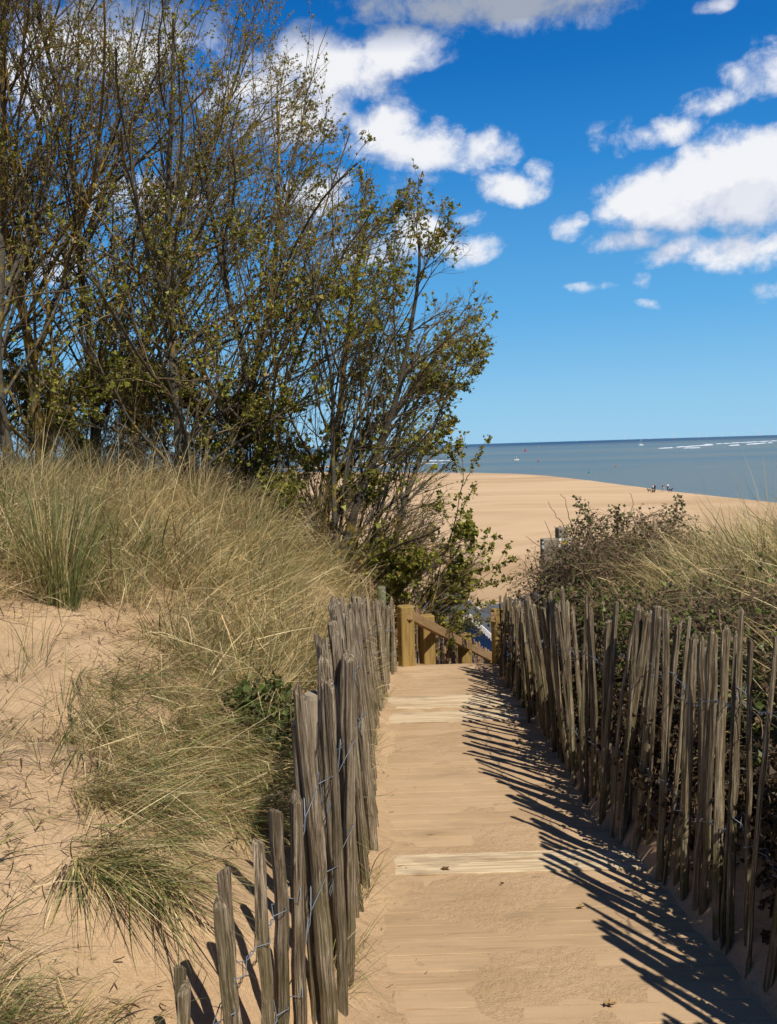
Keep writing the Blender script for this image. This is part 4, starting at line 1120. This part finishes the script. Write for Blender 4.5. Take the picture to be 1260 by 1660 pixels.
TREES = [
    # px, d, height, r, lean, bark, label, kwargs
    (-230, 8.4, 6.6, .06, (.02, 0), BARKG, "grey trunked young tree outside the left edge, its branches reaching in", dict(n1=38, wind=(.08, 0, .22), thin=-.3)),
    (-80, 9.6, 6.6, .07, (.05, 0), BARKY, "lichen covered young tree at the extreme left edge of the thicket", dict(n1=38, wind=(.08, 0, .22), thin=-.3)),
    (22, 8.1, 6.4, .056, (.015, 0), BARKG, "tallest young tree with pale grey speckled trunk at the left of the thicket", dict(n1=42, wind=(.10, 0, .22), thin=-.3)),
    (66, 9.0, 6.1, .062, (.05, 0), BARKY, "young tree with orange lichen trunk right behind the speckled grey trunk", dict(n1=42, wind=(.10, 0, .22), thin=-.3)),
    (155, 9.3, 5.8, .05, (.04, 0), BARKG, "dark slim trunked young tree second in from the lichen covered trunk", dict(n1=42, wind=(.10, 0, .22), thin=-.3)),
    (215, 10.4, 5.9, .05, (.06, 0), BARKY, "thin young tree deep in the thicket behind the dune ridge", dict(n1=42, wind=(.10, 0, .22), thin=-.3)),
    (292, 8.6, 4.7, .060, (.05, 0), BARKG, "young tree whose grey trunk rises from the middle of the dune grass", dict(n1=32, thin=-.15)),
    (372, 9.6, 5.1, .048, (.06, 0), BARKY, "young tree with yellowish forked limbs where blue sea shows at its foot", dict(n1=32, thin=-.15)),
    (440, 8.9, 4.5, .055, (.09, 0), BARKG, "dark multi stemmed young tree at the right shoulder of the dune grass", dict(n1=22, n3=5, stems=2, thin=.0, limbs=[(8.9, [(445, 760), (470, 560), (505, 380), (533, 180)]), (8.8, [(440, 700), (455, 400), (490, 160), (532, 36)])])),
    (505, 9.5, 4.4, .050, (.12, 0), BARKY, "lichen streaked young tree leaning right above the beach", dict(n1=22, n3=5, stems=2, thin=.0, limbs=[(9.4, [(510, 850), (540, 640), (590, 440), (635, 305)])])),
    (535, 8.7, 3.7, .050, (.20, 0), BARKG, "leaning young tree with low dark trunk just left of the round fence post", dict(n1=21, n3=5, stems=2, low=.03, thin=.1, limbs=[(8.8, [(545, 900), (570, 720), (630, 560), (690, 470), (746, 376)]), (8.7, [(540, 880), (580, 650), (640, 480), (684, 326)])])),
    (566, 9.1, 3.4, .045, (.34, 0), BARKG, "outermost leaning young tree reaching right into open sky", dict(n1=20, n3=5, stems=2, low=.03, wind=(.42, 0, .14), thin=.12, limbs=[(9.1, [(566, 930), (600, 790), (660, 695), (728, 632), (768, 596), (798, 556)]), (9.2, [(560, 900), (588, 770), (645, 655), (700, 580), (745, 530), (779, 494)]), (9.0, [(575, 930), (640, 840), (700, 770), (745, 735)])])),
]
for i, (px, d, h, r, ln, bk, lab, kw) in enumerate(TREES):
    nl += tree(gp(px, d), h, r, ln, bk, lab, size=.033, **kw)
def env_low(Q, j): return (Q[:, 0] * 9.0 / np.maximum(Q[:, 1], 5) < np.interp(Q[:, 2], [-2.6, -1.9, -1.5, -1.0, -.6, -.2], [.95, 1.30, 1.28, 1.0, .75, .4]) + j) & (Q[:, 2] < -.25 + j)
for (px, d, h, ln, lab) in [(590, 9.0, 1.5, (.45, 0), 'low bushy shrub behind the short fence with the greenish post'), (548, 8.8, 1.3, (.3, 0), 'low bushy shrub left of the greenish round post'), (560, 8.9, 1.7, (.75, 0), "low sprawling shrub under the leaning trees, its twigs over the beach"), (615, 9.3, 1.6, (.8, .0), "low shrub above the sloping handrail, half hiding the hut roof"), (640, 9.9, 1.6, (.95, 0), "outermost low shrub twigging out over the sand right of the hut roof")]:
    b = gp(px, d); 
    nl += tree((b[0], b[1], max(b[2], -2.4)), h, .028, ln, BARKY, lab, name="shrub", n1=12, n2=6, n3=3, env=env_low, thin=.10, leafn=4, stems=3, spread=.6, wind=(.35, 0, .10), low=.05, group="low shrubs by the steps", size=.036, gold=.04)
# dense low undergrowth at the foot of the trees
def env_under(Q, j): return (Q[:, 2] < .45 + j * 1.5 - .25 * np.clip(Q[:, 0] + 3, 0, 4)) & env_global(Q, j)
for (px, d, lab) in [(-40, 8.9, "leafy undergrowth at the far left below the trunks"), (100, 8.8, "leafy undergrowth between the speckled trunk and the dune grass"), (220, 8.6, "yellow green leafy undergrowth left of the central grey trunk"), (340, 8.7, "dark leafy undergrowth right of the central grey trunk"), (440, 8.6, "dark leafy undergrowth on the right shoulder of the dune"), (510, 8.8, "dark undergrowth right at the foot of the leaning trees")]:
    nl += tree(gp(px, d), 1.15, .02, (.1, 0), BARKY, lab, name="shrub", n1=12, n2=7, n3=3, env=env_under, thin=.25, leafn=3, stems=4, spread=.9, wind=(.1, 0, .0), low=.02, group="undergrowth below the young trees", size=.036, gold=.10, ang1=(.5, 1.4))
def env_mid(Q, j): return (Q[:, 2] < 1.5 + j * 2.5 - .25 * np.clip(Q[:, 0] + 3, 0, 4)) & env_global(Q, j)
for (px, d, lab) in [(-10, 9.8, "bushy thicket between the leftmost trunks, seen against the sky"), (70, 9.9, "bushy thicket behind the speckled grey trunk"), (125, 9.2, "bushy thicket right of the orange lichen trunk"), (190, 9.6, "bushy thicket of fine stems left of the central grey trunk"), (250, 9.0, "bushy thicket of fine stems close against the central grey trunk"), (335, 9.3, "bushy thicket of fine stems right of the central grey trunk"), (395, 9.2, "bushy thicket of fine stems where the sea shows through")]:
    nl += tree(gp(px, d), 2.3, .022, (.12, 0), BARKY, lab, name="shrub", n1=12, n2=8, n3=3, env=env_mid, stems=5, spread=.55, wind=(.10, 0, .20), low=.02, group="thicket between the young trees", size=.034, gold=.14, ang1=(.3, .9), thin=.0)
print("leaf faces", nl)
# small leafy growth around the rail, in front of the hut roofs
# slim sapling standing clear of the thicket
e = empty("sapling", tuple(U(700, 985, 9.0)), "slender leafy sapling standing clear of the thicket in front of the sea", "sapling")
mb = MB(); tips = []
for r_, pts in [(.010, [(700, 985), (716, 920), (732, 870), (746, 815), (752, 775), (750, 735), (757, 703)]), (.005, [(751, 790), (762, 762), (776, 738), (790, 712)]), (.005, [(752, 772), (738, 745), (728, 728)]),
                (.004, [(750, 748), (742, 726), (745, 708)]), (.005, [(728, 880), (742, 845), (752, 812), (768, 788)]), (.005, [(722, 900), (745, 870), (762, 842)]), (.004, [(735, 860), (720, 835), (712, 800)]),
                (.006, [(705, 970), (745, 940), (775, 905), (790, 862)]), (.006, [(712, 975), (760, 955), (800, 925), (824, 885)]), (.005, [(760, 955), (800, 945), (838, 932)]), (.004, [(775, 905), (795, 890), (805, 868)]), (.004, [(745, 940), (762, 905), (765, 880)]), (.004, [(790, 945), (815, 915), (832, 905)])]:
    P = np.array([U(a_, b_, 9.0) for a_, b_ in pts]); P[:, 1] += rng.normal(0, .05, len(P)).cumsum()
    q_ = np.linspace(0, len(P) - 1, 12); P = np.stack([np.interp(q_, np.arange(len(P)), P[:, k]) for k in range(3)], -1) + rng.normal(0, .006, (12, 3))
    mb.tube(P - np.array(e.location), list(np.linspace(r_, .0022, 12)), 5); tips.append(P)
mb.build("stem", TWIG, e)
pos = []
for P in tips:
    for k in list(range(3, 12)) + [11]:
        if rng.random() < .75: pos.append(P[k] + rng.normal(0, .016, (9, 3)))
pos = np.concatenate(pos); n = len(pos); col, _ = leaf_colours(n, pos[:, 2], .08)
V, F, C = leaves(pos - np.array(e.location), rng.normal(0, 1, (n, 3)), .036 * rng.uniform(.6, 1.4, n), col); npmesh("crown", V, F, LEAF, e, col=C)
# ------------------------------------------------------------------ bramble thicket and other plants
def tangle(name, label, cat, centre, radii, n_stem, n_leaf, leafsz, cols, stemL=(.25, .8), shape=None, group=None, stem_r=(.0012, .0030), mat=BRTW):
    c = np.array(centre); R = np.array(radii)
    e = empty(name, tuple(c), label, cat, group)
    K = 8
    d = nrm(rng.normal(0, 1, (n_stem, 3))); rad = rng.random(n_stem)[:, None] ** .45
    st = d * rad * R
    if shape is not None: st = shape(st)
    cur = nrm(rng.normal(0, 1, (n_stem, 3)) + np.array([0, 0, .5]) + st / R * .8); L = rng.uniform(*stemL, n_stem)
    Q = np.empty((n_stem, K, 3)); Q[:, 0] = st
    for k in range(1, K):
        cur = nrm(cur + rng.normal(0, .16, (n_stem, 3)) + np.array([0, 0, -.10])); Q[:, k] = Q[:, k - 1] + cur * (L / (K - 1))[:, None]
    # keep inside
    q = np.linalg.norm(Q[:, -1] / R, axis=1); keep = q < rng.uniform(1.0, 1.22, n_stem)
    if keep.sum() < n_stem * .25: keep = np.argsort(q) < 0; keep[np.argsort(q)[:n_stem // 2]] = True
    Q = Q[keep]
    Rr = rng.uniform(*stem_r, len(Q))[:, None] * np.linspace(1, .5, K)[None]
    V, F = tube_batch(Q, Rr, 4); npmesh("stems", V, F[0], mat, e, smooth=True)
    i = rng.integers(0, len(Q), n_leaf); kk = rng.integers(2, K, n_leaf); pos = Q[i, kk] + rng.normal(0, .012, (n_leaf, 3))
    cc = np.array(cols)[rng.integers(0, len(cols), n_leaf)] * rng.uniform(.6, 1.3, (n_leaf, 1))
    V, F, C = leaves(pos, rng.normal(0, 1, (n_leaf, 3)) + np.array([0, 0, .3]), leafsz * rng.uniform(.5, 1.4, n_leaf), cc)
    npmesh("leaves", V, F, LEAF, e, col=C)
    return e
BRC = [(.15, .10, .055), (.22, .15, .08), (.12, .14, .04), (.16, .19, .045), (.28, .19, .10)]
GRC = [(.075, .10, .025), (.105, .135, .032), (.15, .17, .045), (.09, .07, .03)]
c = U(975, 935, 7.0); tangle("bramble_bush", "brown twiggy bramble bush behind the right fence beside the wooden signpost", "bush", c, (.50, .55, .52), 3000, 4200, .024, BRC)
c = U(1060, 905, 6.9); tangle("bramble_bush", "bramble bush crowned with dark leaves, overrun by straw grass on its right", "bush", c, (.50, .5, .40), 1900, 2600, .024, BRC)
c = U(930, 965, 7.2); tangle("bramble_bush", "low dark bramble bush filling the gap behind the leaning right palings", "bush", c, (.42, .5, .36), 1800, 2800, .024, BRC)
# thicket against the near right fence; throws the dark part of the path shadow
for (cx, cy, hz, hh, lab) in [(1.66, .6, -1.25, .84, "dark bramble growth behind the nearest part of the right fence"), (1.66, 1.55, -1.25, .80, "dark bramble growth behind the right fence at the lower right corner"), (1.62, 2.75, -1.35, .50, "shaded dead bramble behind the right fence below the round post"),
                              (1.52, 3.7, -1.45, .48, "shaded dead bramble behind the middle of the right fence"), (1.42, 4.8, -1.50, .48, "brown bramble behind the fence where green shoots poke through"), (1.38, 5.9, -1.55, .45, "brown bramble behind the close leaning palings")]:
    z = float(PZ(cy)) + hh * .8
    tangle("bramble_bush", lab, "bush", (cx, cy, z), (.36, .66, hh * 1.05), 1700, 12000, .027, BRC[:4], stemL=(.2, .6))
for k_, (cy, lab) in enumerate([(1.2, "brown dead growth pressed against the nearest right palings"), (2.3, "brown dead growth pressed against the right palings at the picture edge"), (3.4, "brown dead growth pressed against the right palings below the round post"), (4.5, "brown dead growth pressed low against the right palings near the green sprig"), (5.6, "brown dead growth pressed low against the leaning right palings"), (6.7, "brown dead growth pressed low against the farthest right palings")]):
    tangle("dead_bramble", lab, "bush", (float(XR(cy)) + .22, cy, float(PZ(cy)) + .30), (.20, .70, .36), 900, 6000, .026, [(.085, .055, .03), (.11, .07, .035), (.06, .045, .025)], stemL=(.2, .5))
for px_, py_, d_, rx_, rz_, n_, lab in [(722, 1012, 9.9, .30, .12, 330, "green leafy sprigs in front of the roof between the sloping handrail posts"), (752, 1016, 10.6, .16, .14, 240, "green leafy sprigs just left of the white scalloped bargeboard"), (783, 1004, 10.9, .17, .05, 130, "green leafy sprigs over the dark roof beside the right handrail post")]:
    tangle("leafy_sprig", lab, "plant", U(px_, py_, d_), (rx_, .25, rz_), 60, n_, .036, [(.10, .12, .025), (.14, .16, .03), (.08, .06, .03)], stemL=(.1, .35))
# dead twigs poking up from the right bramble
e = empty("dead_twigs", tuple(U(930, 900, 7.3)), "bare dead twigs poking up left of and above the right bramble", "twigs")
for pts in [[(905, 905), (897, 880), (893, 862), (888, 846)], [(925, 870), (910, 845), (900, 828), (893, 815)], [(928, 860), (924, 835), (921, 812), (914, 800)], [(900, 930), (884, 915), (868, 905), (858, 903)], [(902, 960), (880, 935), (868, 920)], [(905, 975), (890, 965), (878, 950)], [(898, 905), (886, 895), (868, 880), (858, 872)], [(1030, 850), (1026, 830), (1032, 815), (1030, 800)], [(1000, 860), (1010, 842), (1022, 828)], [(870, 960), (858, 945), (855, 920), (858, 905)], [(960, 850), (966, 835), (960, 822)]]:
    P = np.array([U(a, b, 7.2) for a, b in pts]); P[:, 1] += np.linspace(0, .15, len(P))
    s = np.linspace(0, len(P) - 1, 12); P = np.stack([np.interp(s, np.arange(len(P)), P[:, k]) for k in range(3)], -1) + rng.normal(0, .004, (12, 3))
    MB().tube(P - np.array(e.location), list(np.linspace(.0045, .002, 12)), 5).build('twig', TWIG, e)
# leafy bramble shoots above the right bush
for (px0, py0, px1, py1, lab) in [(955, 870, 943, 808, "leafy bramble shoot standing up above the left side of the right bush"), (1085, 860, 1105, 812, "leafy bramble shoot rising above the middle of the right dune"), (1010, 865, 1000, 826, "short leafy bramble shoot in the middle of the right bush")]:
    a = U(px0, py0, 7.0); b = U(px1, py1, 7.0); e = empty("bramble_shoot", tuple(a), lab, "bramble shoot", "bramble shoots above the right bush")
    s = np.linspace(0, 1, 10)[:, None]; P = (b - a) * s + np.concatenate([np.sin(s * 5) * .02, s * 0, s * 0], 1)
    mb = MB(); mb.tube(P, list(np.linspace(.004, .002, 10)), 5); mb.build("stem", BRTW, e)
    n = 90; i = rng.integers(3, 10, n); pos = P[i] + rng.normal(0, .028, (n, 3))
    cc = np.array(BRC[:4])[rng.integers(0, 4, n)] * rng.uniform(.6, 1.2, (n, 1))
    V, F, C = leaves(pos, rng.normal(0, 1, (n, 3)), .030 * rng.uniform(.6, 1.3, n), cc); npmesh("leaves", V, F, LEAF, e, col=C)
# green nettles behind the left fence
p = ray(428, 1225); 
tangle("nettle_plant", "dark green leafy nettle clump in the grass behind the left fence", "plant", (p[0] - .02, p[1] + .05, p[2] + .13), (.17, .20, .19), 200, 620, .030, GRC, stemL=(.1, .3), mat=M_plain("green_stem", (.10, .13, .04)))
p = ray(470, 1250)
if p is not None: tangle("nettle_plant", "smaller shaded nettle clump close against the left palings", "plant", (p[0] - .04, p[1] + .05, p[2] + .10), (.10, .16, .15), 80, 380, .036, GRC, stemL=(.1, .25), mat=M_plain("green_stem", (.10, .13, .04)))
p = sol(972, 1260); tangle("bramble_sprig", "fresh green bramble sprig growing through the right fence", "plant", (p[0] + .08, p[1] + .1, p[2] + .35), (.07, .16, .30), 60, 260, .030, GRC, stemL=(.1, .3))
p = U(1210, 1170, 3.0); tangle("bramble_sprig", "small green bramble sprig between the nearest right palings", "plant", (p[0], p[1], p[2]), (.05, .10, .12), 24, 46, .030, GRC, stemL=(.08, .2))
p = U(1190, 1020, 4.0); tangle("bramble_bush", "straw strewn bramble mass behind the near right palings under the grass", "bush", (p[0] + .1, p[1], p[2] - .2), (.38, .8, .36), 1700, 2600, .026, BRC, stemL=(.3, .8))

# ------------------------------------------------------------------ dead leaves and bits on the boardwalk
DL = M_leafy("dead_leaf", .8, .1)
def dead_leaf(px, py, size, lab, col=(.17, .085, .035)):
    p = sol(px, py); e = []
    n = 3; V = []; F = []; C = []; r = np.random.default_rng(int(px))
    th = np.linspace(0, 2 * np.pi, 15)[:-1]
    rad = size * (.55 + .25 * np.cos(th * 5 + r.uniform(0, 6)) + r.uniform(-.06, .06, 14)) * np.where(np.cos(th) > 0, 1.3, .9)
    ring = np.stack([rad * np.cos(th), rad * .62 * np.sin(th), .006 + .35 * np.abs(np.sin(th)) * size * .5 + r.uniform(0, .003, 14)], -1)
    V = np.concatenate([ring, [[0, 0, .004]], ring + [0, 0, -.0012], [[0, 0, .0028]]])
    F = [(i, (i + 1) % 14, 14) for i in range(14)] + [((i + 1) % 14 + 15, i + 15, 29) for i in range(14)]
    o = npmesh("dead_leaf", V, np.array(F), DL, col=np.tile(np.array(col), (len(V), 1)) * r.uniform(.7, 1.2, (len(V), 1)))
    o.location = (p[0], p[1], float(max(H(p[0], p[1]), PZ(p[1]))) + .004); o.rotation_euler = (.05, -.05, r.uniform(-.5, .5))
    tag(o, lab, "leaf", "dead leaves on the boardwalk")
dead_leaf(721, 1413, .024, "curled brown dead leaf lying on the near pair of pale planks")
dead_leaf(987, 1632, .026, "tan crumpled dead leaf on the planks at the bottom right of the sunlit part", (.42, .27, .13))
dead_leaf(941, 1474, .018, "small tan dead leaf at the edge of the comb shadow below the pale planks", (.36, .25, .10))
dead_leaf(814, 1437, .011, "tiny dark dead leaf just below the near pale planks")
dead_leaf(622, 1259, .008, "tiny dark leaf scrap on the sand beside the left fence")

# ------------------------------------------------------------------ people and dogs on the far sand
SKIN = M_plain("skin", (.45, .28, .19), .6)
def skin_obj(name, verts, edges, radii, mat, parent):
    me = bpy.data.meshes.new(name); me.from_pydata(verts, edges, []); me.materials.append(mat)
    o = bpy.data.objects.new(name, me); link(o, parent)
    md = o.modifiers.new("Skin", 'SKIN'); md.use_smooth_shade = True
    for v, r_ in zip(me.skin_vertices[0].data, radii): v.radius = r_ if isinstance(r_, tuple) else (r_, r_)
    me.skin_vertices[0].data[0].use_root = True
    sb = o.modifiers.new("Sub", 'SUBSURF'); sb.levels = 1; sb.render_levels = 1
    return o
def person(px, py, label, topc, legc, hair, rz=0, stride=.22, bend=0.0, h=1.7):
    b = UZ(px, py, -11.9); b[2] = float(H(b[0], b[1])); k = h / 1.7
    e = empty("person", tuple(b), label, "person", "walkers by the water", rz)
    s = stride
    hip = (0, 0, .92); 
    v = [hip, (0, bend * .4, 1.15), (0, bend, 1.40), (0, bend * 1.2, 1.50), (0, bend * 1.35, 1.60), (0, bend * 1.4, 1.68),
         (-.17, bend, 1.38), (-.24, bend + .05, 1.12), (-.23, bend + .20, .92), (-.23, bend + .27, .84),
         (.17, bend, 1.38), (.24, bend - .05, 1.12), (.23, bend + .08, .92), (.23, bend + .14, .84),
         (-.09, 0, .88), (-.10, s * .6, .50), (-.10, s, .08), (-.10, s + .14, .03),
         (.09, 0, .88), (.10, -s * .4, .50), (.10, -s, .09), (.10, -s + .14, .03)]
    ed = [(0, 1), (1, 2), (2, 3), (3, 4), (4, 5), (2, 6), (6, 7), (7, 8), (8, 9), (2, 10), (10, 11), (11, 12), (12, 13), (0, 14), (14, 15), (15, 16), (16, 17), (0, 18), (18, 19), (19, 20), (20, 21)]
    rd = [.14, .13, .15, .055, .095, .075, .06, .045, .035, .03, .06, .045, .035, .03, .085, .06, .045, .035, .085, .06, .045, .035]
    v = [(a * k, b_ * k, c_ * k) for a, b_, c_ in v]; rd = [q * k for q in rd]
    skin_obj("body", v, ed, rd, SKIN, e)
    skin_obj("jacket", [v[0], v[1], v[2], v[6], v[7], v[8], v[10], v[11], v[12]], [(0, 1), (1, 2), (2, 3), (3, 4), (4, 5), (2, 6), (6, 7), (7, 8)], [.17 * k, .165 * k, .18 * k, .085 * k, .07 * k, .055 * k, .085 * k, .07 * k, .055 * k], topc, e)
    skin_obj("trousers", [v[0], v[14], v[15], v[16], v[18], v[19], v[20]], [(0, 1), (1, 2), (2, 3), (0, 4), (4, 5), (5, 6)], [.16 * k, .11 * k, .085 * k, .065 * k, .11 * k, .085 * k, .065 * k], legc, e)
    a = v[4]; skin_obj("hair", [(a[0], a[1] - .02, a[2] + .03), (a[0], a[1] - .035, a[2] + .10)], [(0, 1)], [.11 * k, .09 * k], hair, e)
def dog(px, py, label, mat, rz, k=1.0):
    b = UZ(px, py, -11.9); b[2] = float(H(b[0], b[1]))
    e = empty("dog", tuple(b), label, "dog", "dogs by the water", rz)
    v = [(0, 0, .50), (.22, 0, .48), (.34, 0, .56), (.44, 0, .70), (.55, 0, .70), (.64, 0, .66), (-.24, 0, .52), (-.42, 0, .50), (-.56, 0, .62),
         (.26, .09, .34), (.25, .09, .18), (.26, .09, .03), (.26, -.09, .34), (.29, -.09, .18), (.26, -.09, .03),
         (-.22, .09, .36), (-.32, .09, .20), (-.28, .09, .03), (-.22, -.09, .36), (-.33, -.09, .20), (-.29, -.09, .03), (.42, .06, .80), (.42, -.06, .80)]
    ed = [(0, 1), (1, 2), (2, 3), (3, 4), (4, 5), (0, 6), (6, 7), (7, 8), (1, 9), (9, 10), (10, 11), (1, 12), (12, 13), (13, 14), (6, 15), (15, 16), (16, 17), (6, 18), (18, 19), (19, 20), (3, 21), (3, 22)]
    rd = [.14, .15, .09, .085, .06, .04, .10, .035, .02, .055, .035, .03, .055, .035, .03, .065, .035, .03, .065, .035, .03, .03, .03]
    skin_obj("body", [(a * k, b_ * k, c_ * k) for a, b_, c_ in v], ed, [q * k for q in rd], mat, e)
NAVY = M_plain("navy_cloth", (.025, .028, .05), .8); BLKC = M_plain("black_fur", (.02, .018, .016), .8); WHC = M_plain("white_cloth", (.70, .70, .70), .8); GREY = M_plain("grey_cloth", (.10, .11, .14), .8); DENM = M_plain("denim", (.05, .07, .13), .8); PALE = M_plain("pale_trousers", (.40, .38, .34), .8); HAIR = M_plain("brown_hair", (.06, .035, .02), .7)
person(1058.5, 799.5, "person in dark clothes with pale jumper, leftmost of the walkers by the water", WHC, NAVY, HAIR, -1.2)
person(1061.5, 799, "person in navy jacket walking close beside the pale jumper", NAVY, NAVY, HAIR, -1.0)
person(1075.5, 798.5, "person in black coat and pale trousers, middle of the walkers by the water", GREY, PALE, HAIR, .4)
person(1082.5, 797.5, "person in white top, rightmost of the walkers by the water", WHC, DENM, HAIR, -.6)
dog(1053, 799.5, "small black dog ahead of the leftmost walker", BLKC, 3.1)
dog(1059.5, 801, "black dog at the feet of the navy jacketed walker", BLKC, .3)
dog(1087, 799.5, "dark brown dog right of the walker in white", M_plain("brown_fur", (.05, .03, .018), .8), .1, 1.1)
person(741, 767.5, "lone person in white top far off at the water's edge beside the sapling", WHC, NAVY, HAIR, .5)

# ------------------------------------------------------------------ boats, buoys, turbines
ORG = M_plain("orange_paint", (.55, .10, .03), .5); REDP = M_plain("red_paint", (.45, .04, .03), .5); TEAL = M_plain("teal_paint", (.03, .25, .22), .5); YEL = M_plain("ochre_paint", (.5, .30, .08), .5)
def at_sea(px, py): return UZ(px, py, SEA_Z)
def hull(mb, L, W, D, z0=0.0):
    secs = []
    for t_ in np.linspace(0, 1, 9):
        w = W / 2 * (1 - (2 * abs(t_ - .42)) ** 2.6 * (1.0 if t_ > .42 else .45)); w = max(w, .03 * W); sh = z0 + D * (.62 + .5 * (t_ - .4) ** 2 * 2)
        x = (t_ - .5) * L
        secs.append([(x, -w, sh), (x, -w * .85, z0 - D * .05), (x, 0, z0 - D * .35), (x, w * .85, z0 - D * .05), (x, w, sh), (x, w * .3, sh + D * .05), (x, -w * .3, sh + D * .05)])
    for a, b in zip(secs[:-1], secs[1:]): mb.prism(a, b)
    return mb
def sailboat(px, py):
    b = at_sea(px, py); k = b[1] / 1400 * 1.0
    e = empty("sailing_boat", tuple(b), "white sailing boat with bare mast near the horizon", "boat", None, .15)
    L = 8.0 * k; mb = hull(MB(), L, L * .3, L * .16); mb.build("hull", WHT, e)
    mb = MB(); mb.box((-.05 * L, 0, L * .15), (L * .35, L * .16, L * .07), bev=.1); mb.build("cabin", WHT, e)
    mb = MB(); mb.tube([(.05 * L, 0, .05 * L), (.05 * L, 0, L * 1.35)], L * .016, 8); mb.build("mast", WHT, e)
    mb = MB(); mb.tube([(.05 * L, 0, .26 * L), (-.40 * L, 0, .25 * L)], L * .022, 8); mb.build("boom", WHT, e)
    mb = MB()
    for q in (.48, -.46): mb.tube([(q * L, 0, .14 * L), (.05 * L, 0, 1.33 * L)], L * .006, 5)
    mb.build("stay", WHT, e)
    print("sail dist", b)
sailboat(1039.5, 722)
def motorboat(px, py):
    b = at_sea(px, py); k = b[1] / 900
    e = empty("motor_boat", tuple(b), "small white boat with an orange cabin heading left on the open water", "boat", None, .1)
    L = 5.2 * k; hull(MB(), L, L * .34, L * .22).build("hull", WHT, e)
    MB().box((0.02 * L, 0, L * .29), (L * .34, L * .24, L * .24), bev=.1).build("cabin", YEL, e)
    MB().tube([(.0, 0, .4 * L), (0, 0, L * .75)], L * .02, 6).build("mast", WHT, e)
    mb = MB(); mb.box((0.02 * L, 0, L * .33), (L * .36, L * .2, L * .08)); mb.build("window", M_plain("boat_glass", (.03, .04, .05), .1), e)
motorboat(837.5, 746)
def buoy(px, py, mat, lab, hpx=7):
    b = at_sea(px, py); h = hpx * .75 / FPX * b[1]
    e = empty("buoy", tuple(b), lab, "buoy", "navigation buoys on the channel")
    MB().tube([(0, 0, -.15 * h), (0, 0, .0), (0, 0, .28 * h), (0, 0, .34 * h)], [.18 * h, .30 * h, .30 * h, .2 * h], 12).build("float", mat, e)
    MB().tube([(0, 0, .34 * h), (0, 0, .72 * h)], [.12 * h, .07 * h], 8).build("tower", mat, e)
    MB().tube([(0, 0, .72 * h), (0, 0, .95 * h)], [.13 * h, .03 * h], 8).build("topmark", mat, e)
buoy(852, 732, REDP, "large orange red buoy up and right of the motor boat", 8)
buoy(872.5, 749, REDP, "small red buoy right of the motor boat", 6)
buoy(998.5, 757, ORG, "brown orange buoy nearest the right part of the beach", 6)
buoy(955, 767, TEAL, "teal green buoy close off the sand spit", 8)
buoy(873.5, 725, YEL, "tiny pale yellow buoy below the horizon above the red one", 4)
buoy(958, 723.5, YEL, "tiny pale yellow buoy below the horizon left of the sailing boat", 4)
buoy(1135, 722, REDP, "tiny red buoy beyond the breaking surf", 4)
TURB = M_plain("turbine_white", (.75, .75, .76), .5, 0, .02)
proto = None
for i, (px, s_) in enumerate([(1014, .8), (1053.5, .9), (1091, 1.1), (1096, .8), (1133, 1.1), (1145, .9), (1172, .8), (1191, .9), (1204, .7), (1229, 1.1), (1233, .9), (1256, .9), (935, .7), (905, .7)]):
    d = 15000.0; hp = U(px, 715, d); x = hp[0]; loc = (x, d, SEA_Z)
    if proto is None:
        e = empty("wind_turbine", loc, "faint pale wind turbine standing far out on the horizon", "wind turbine", "wind turbines along the horizon"); proto = e
        MB().tube([(0, 0, 0), (0, 0, 68)], [3.6, 2.2], 10).build("tower", TURB, e)
        MB().box((0, 2, 69), (4, 9, 4), bev=.5).build("nacelle", TURB, e)
        for a_ in (0.3, 0.3 + 2.094, .3 + 4.189):
            ca, sa = math.cos(a_), math.sin(a_); MB().tube([(0, -3.5, 69), (sa * 10, -3.5, 69 + ca * 10), (sa * 40, -3.5, 69 + ca * 40)], [1.2, 2.2, .5], 6).build("blade", TURB, e)
    else:
        r_ = proto.copy(); COL.objects.link(r_); r_.location = loc
        for ch in list(proto.children):
            c2 = ch.copy(); COL.objects.link(c2); c2.parent = r_
        r_.scale = (s_,) * 3; r_.rotation_euler = (0, 0, .3 * math.sin(i))
print("objects", len(bpy.data.objects))
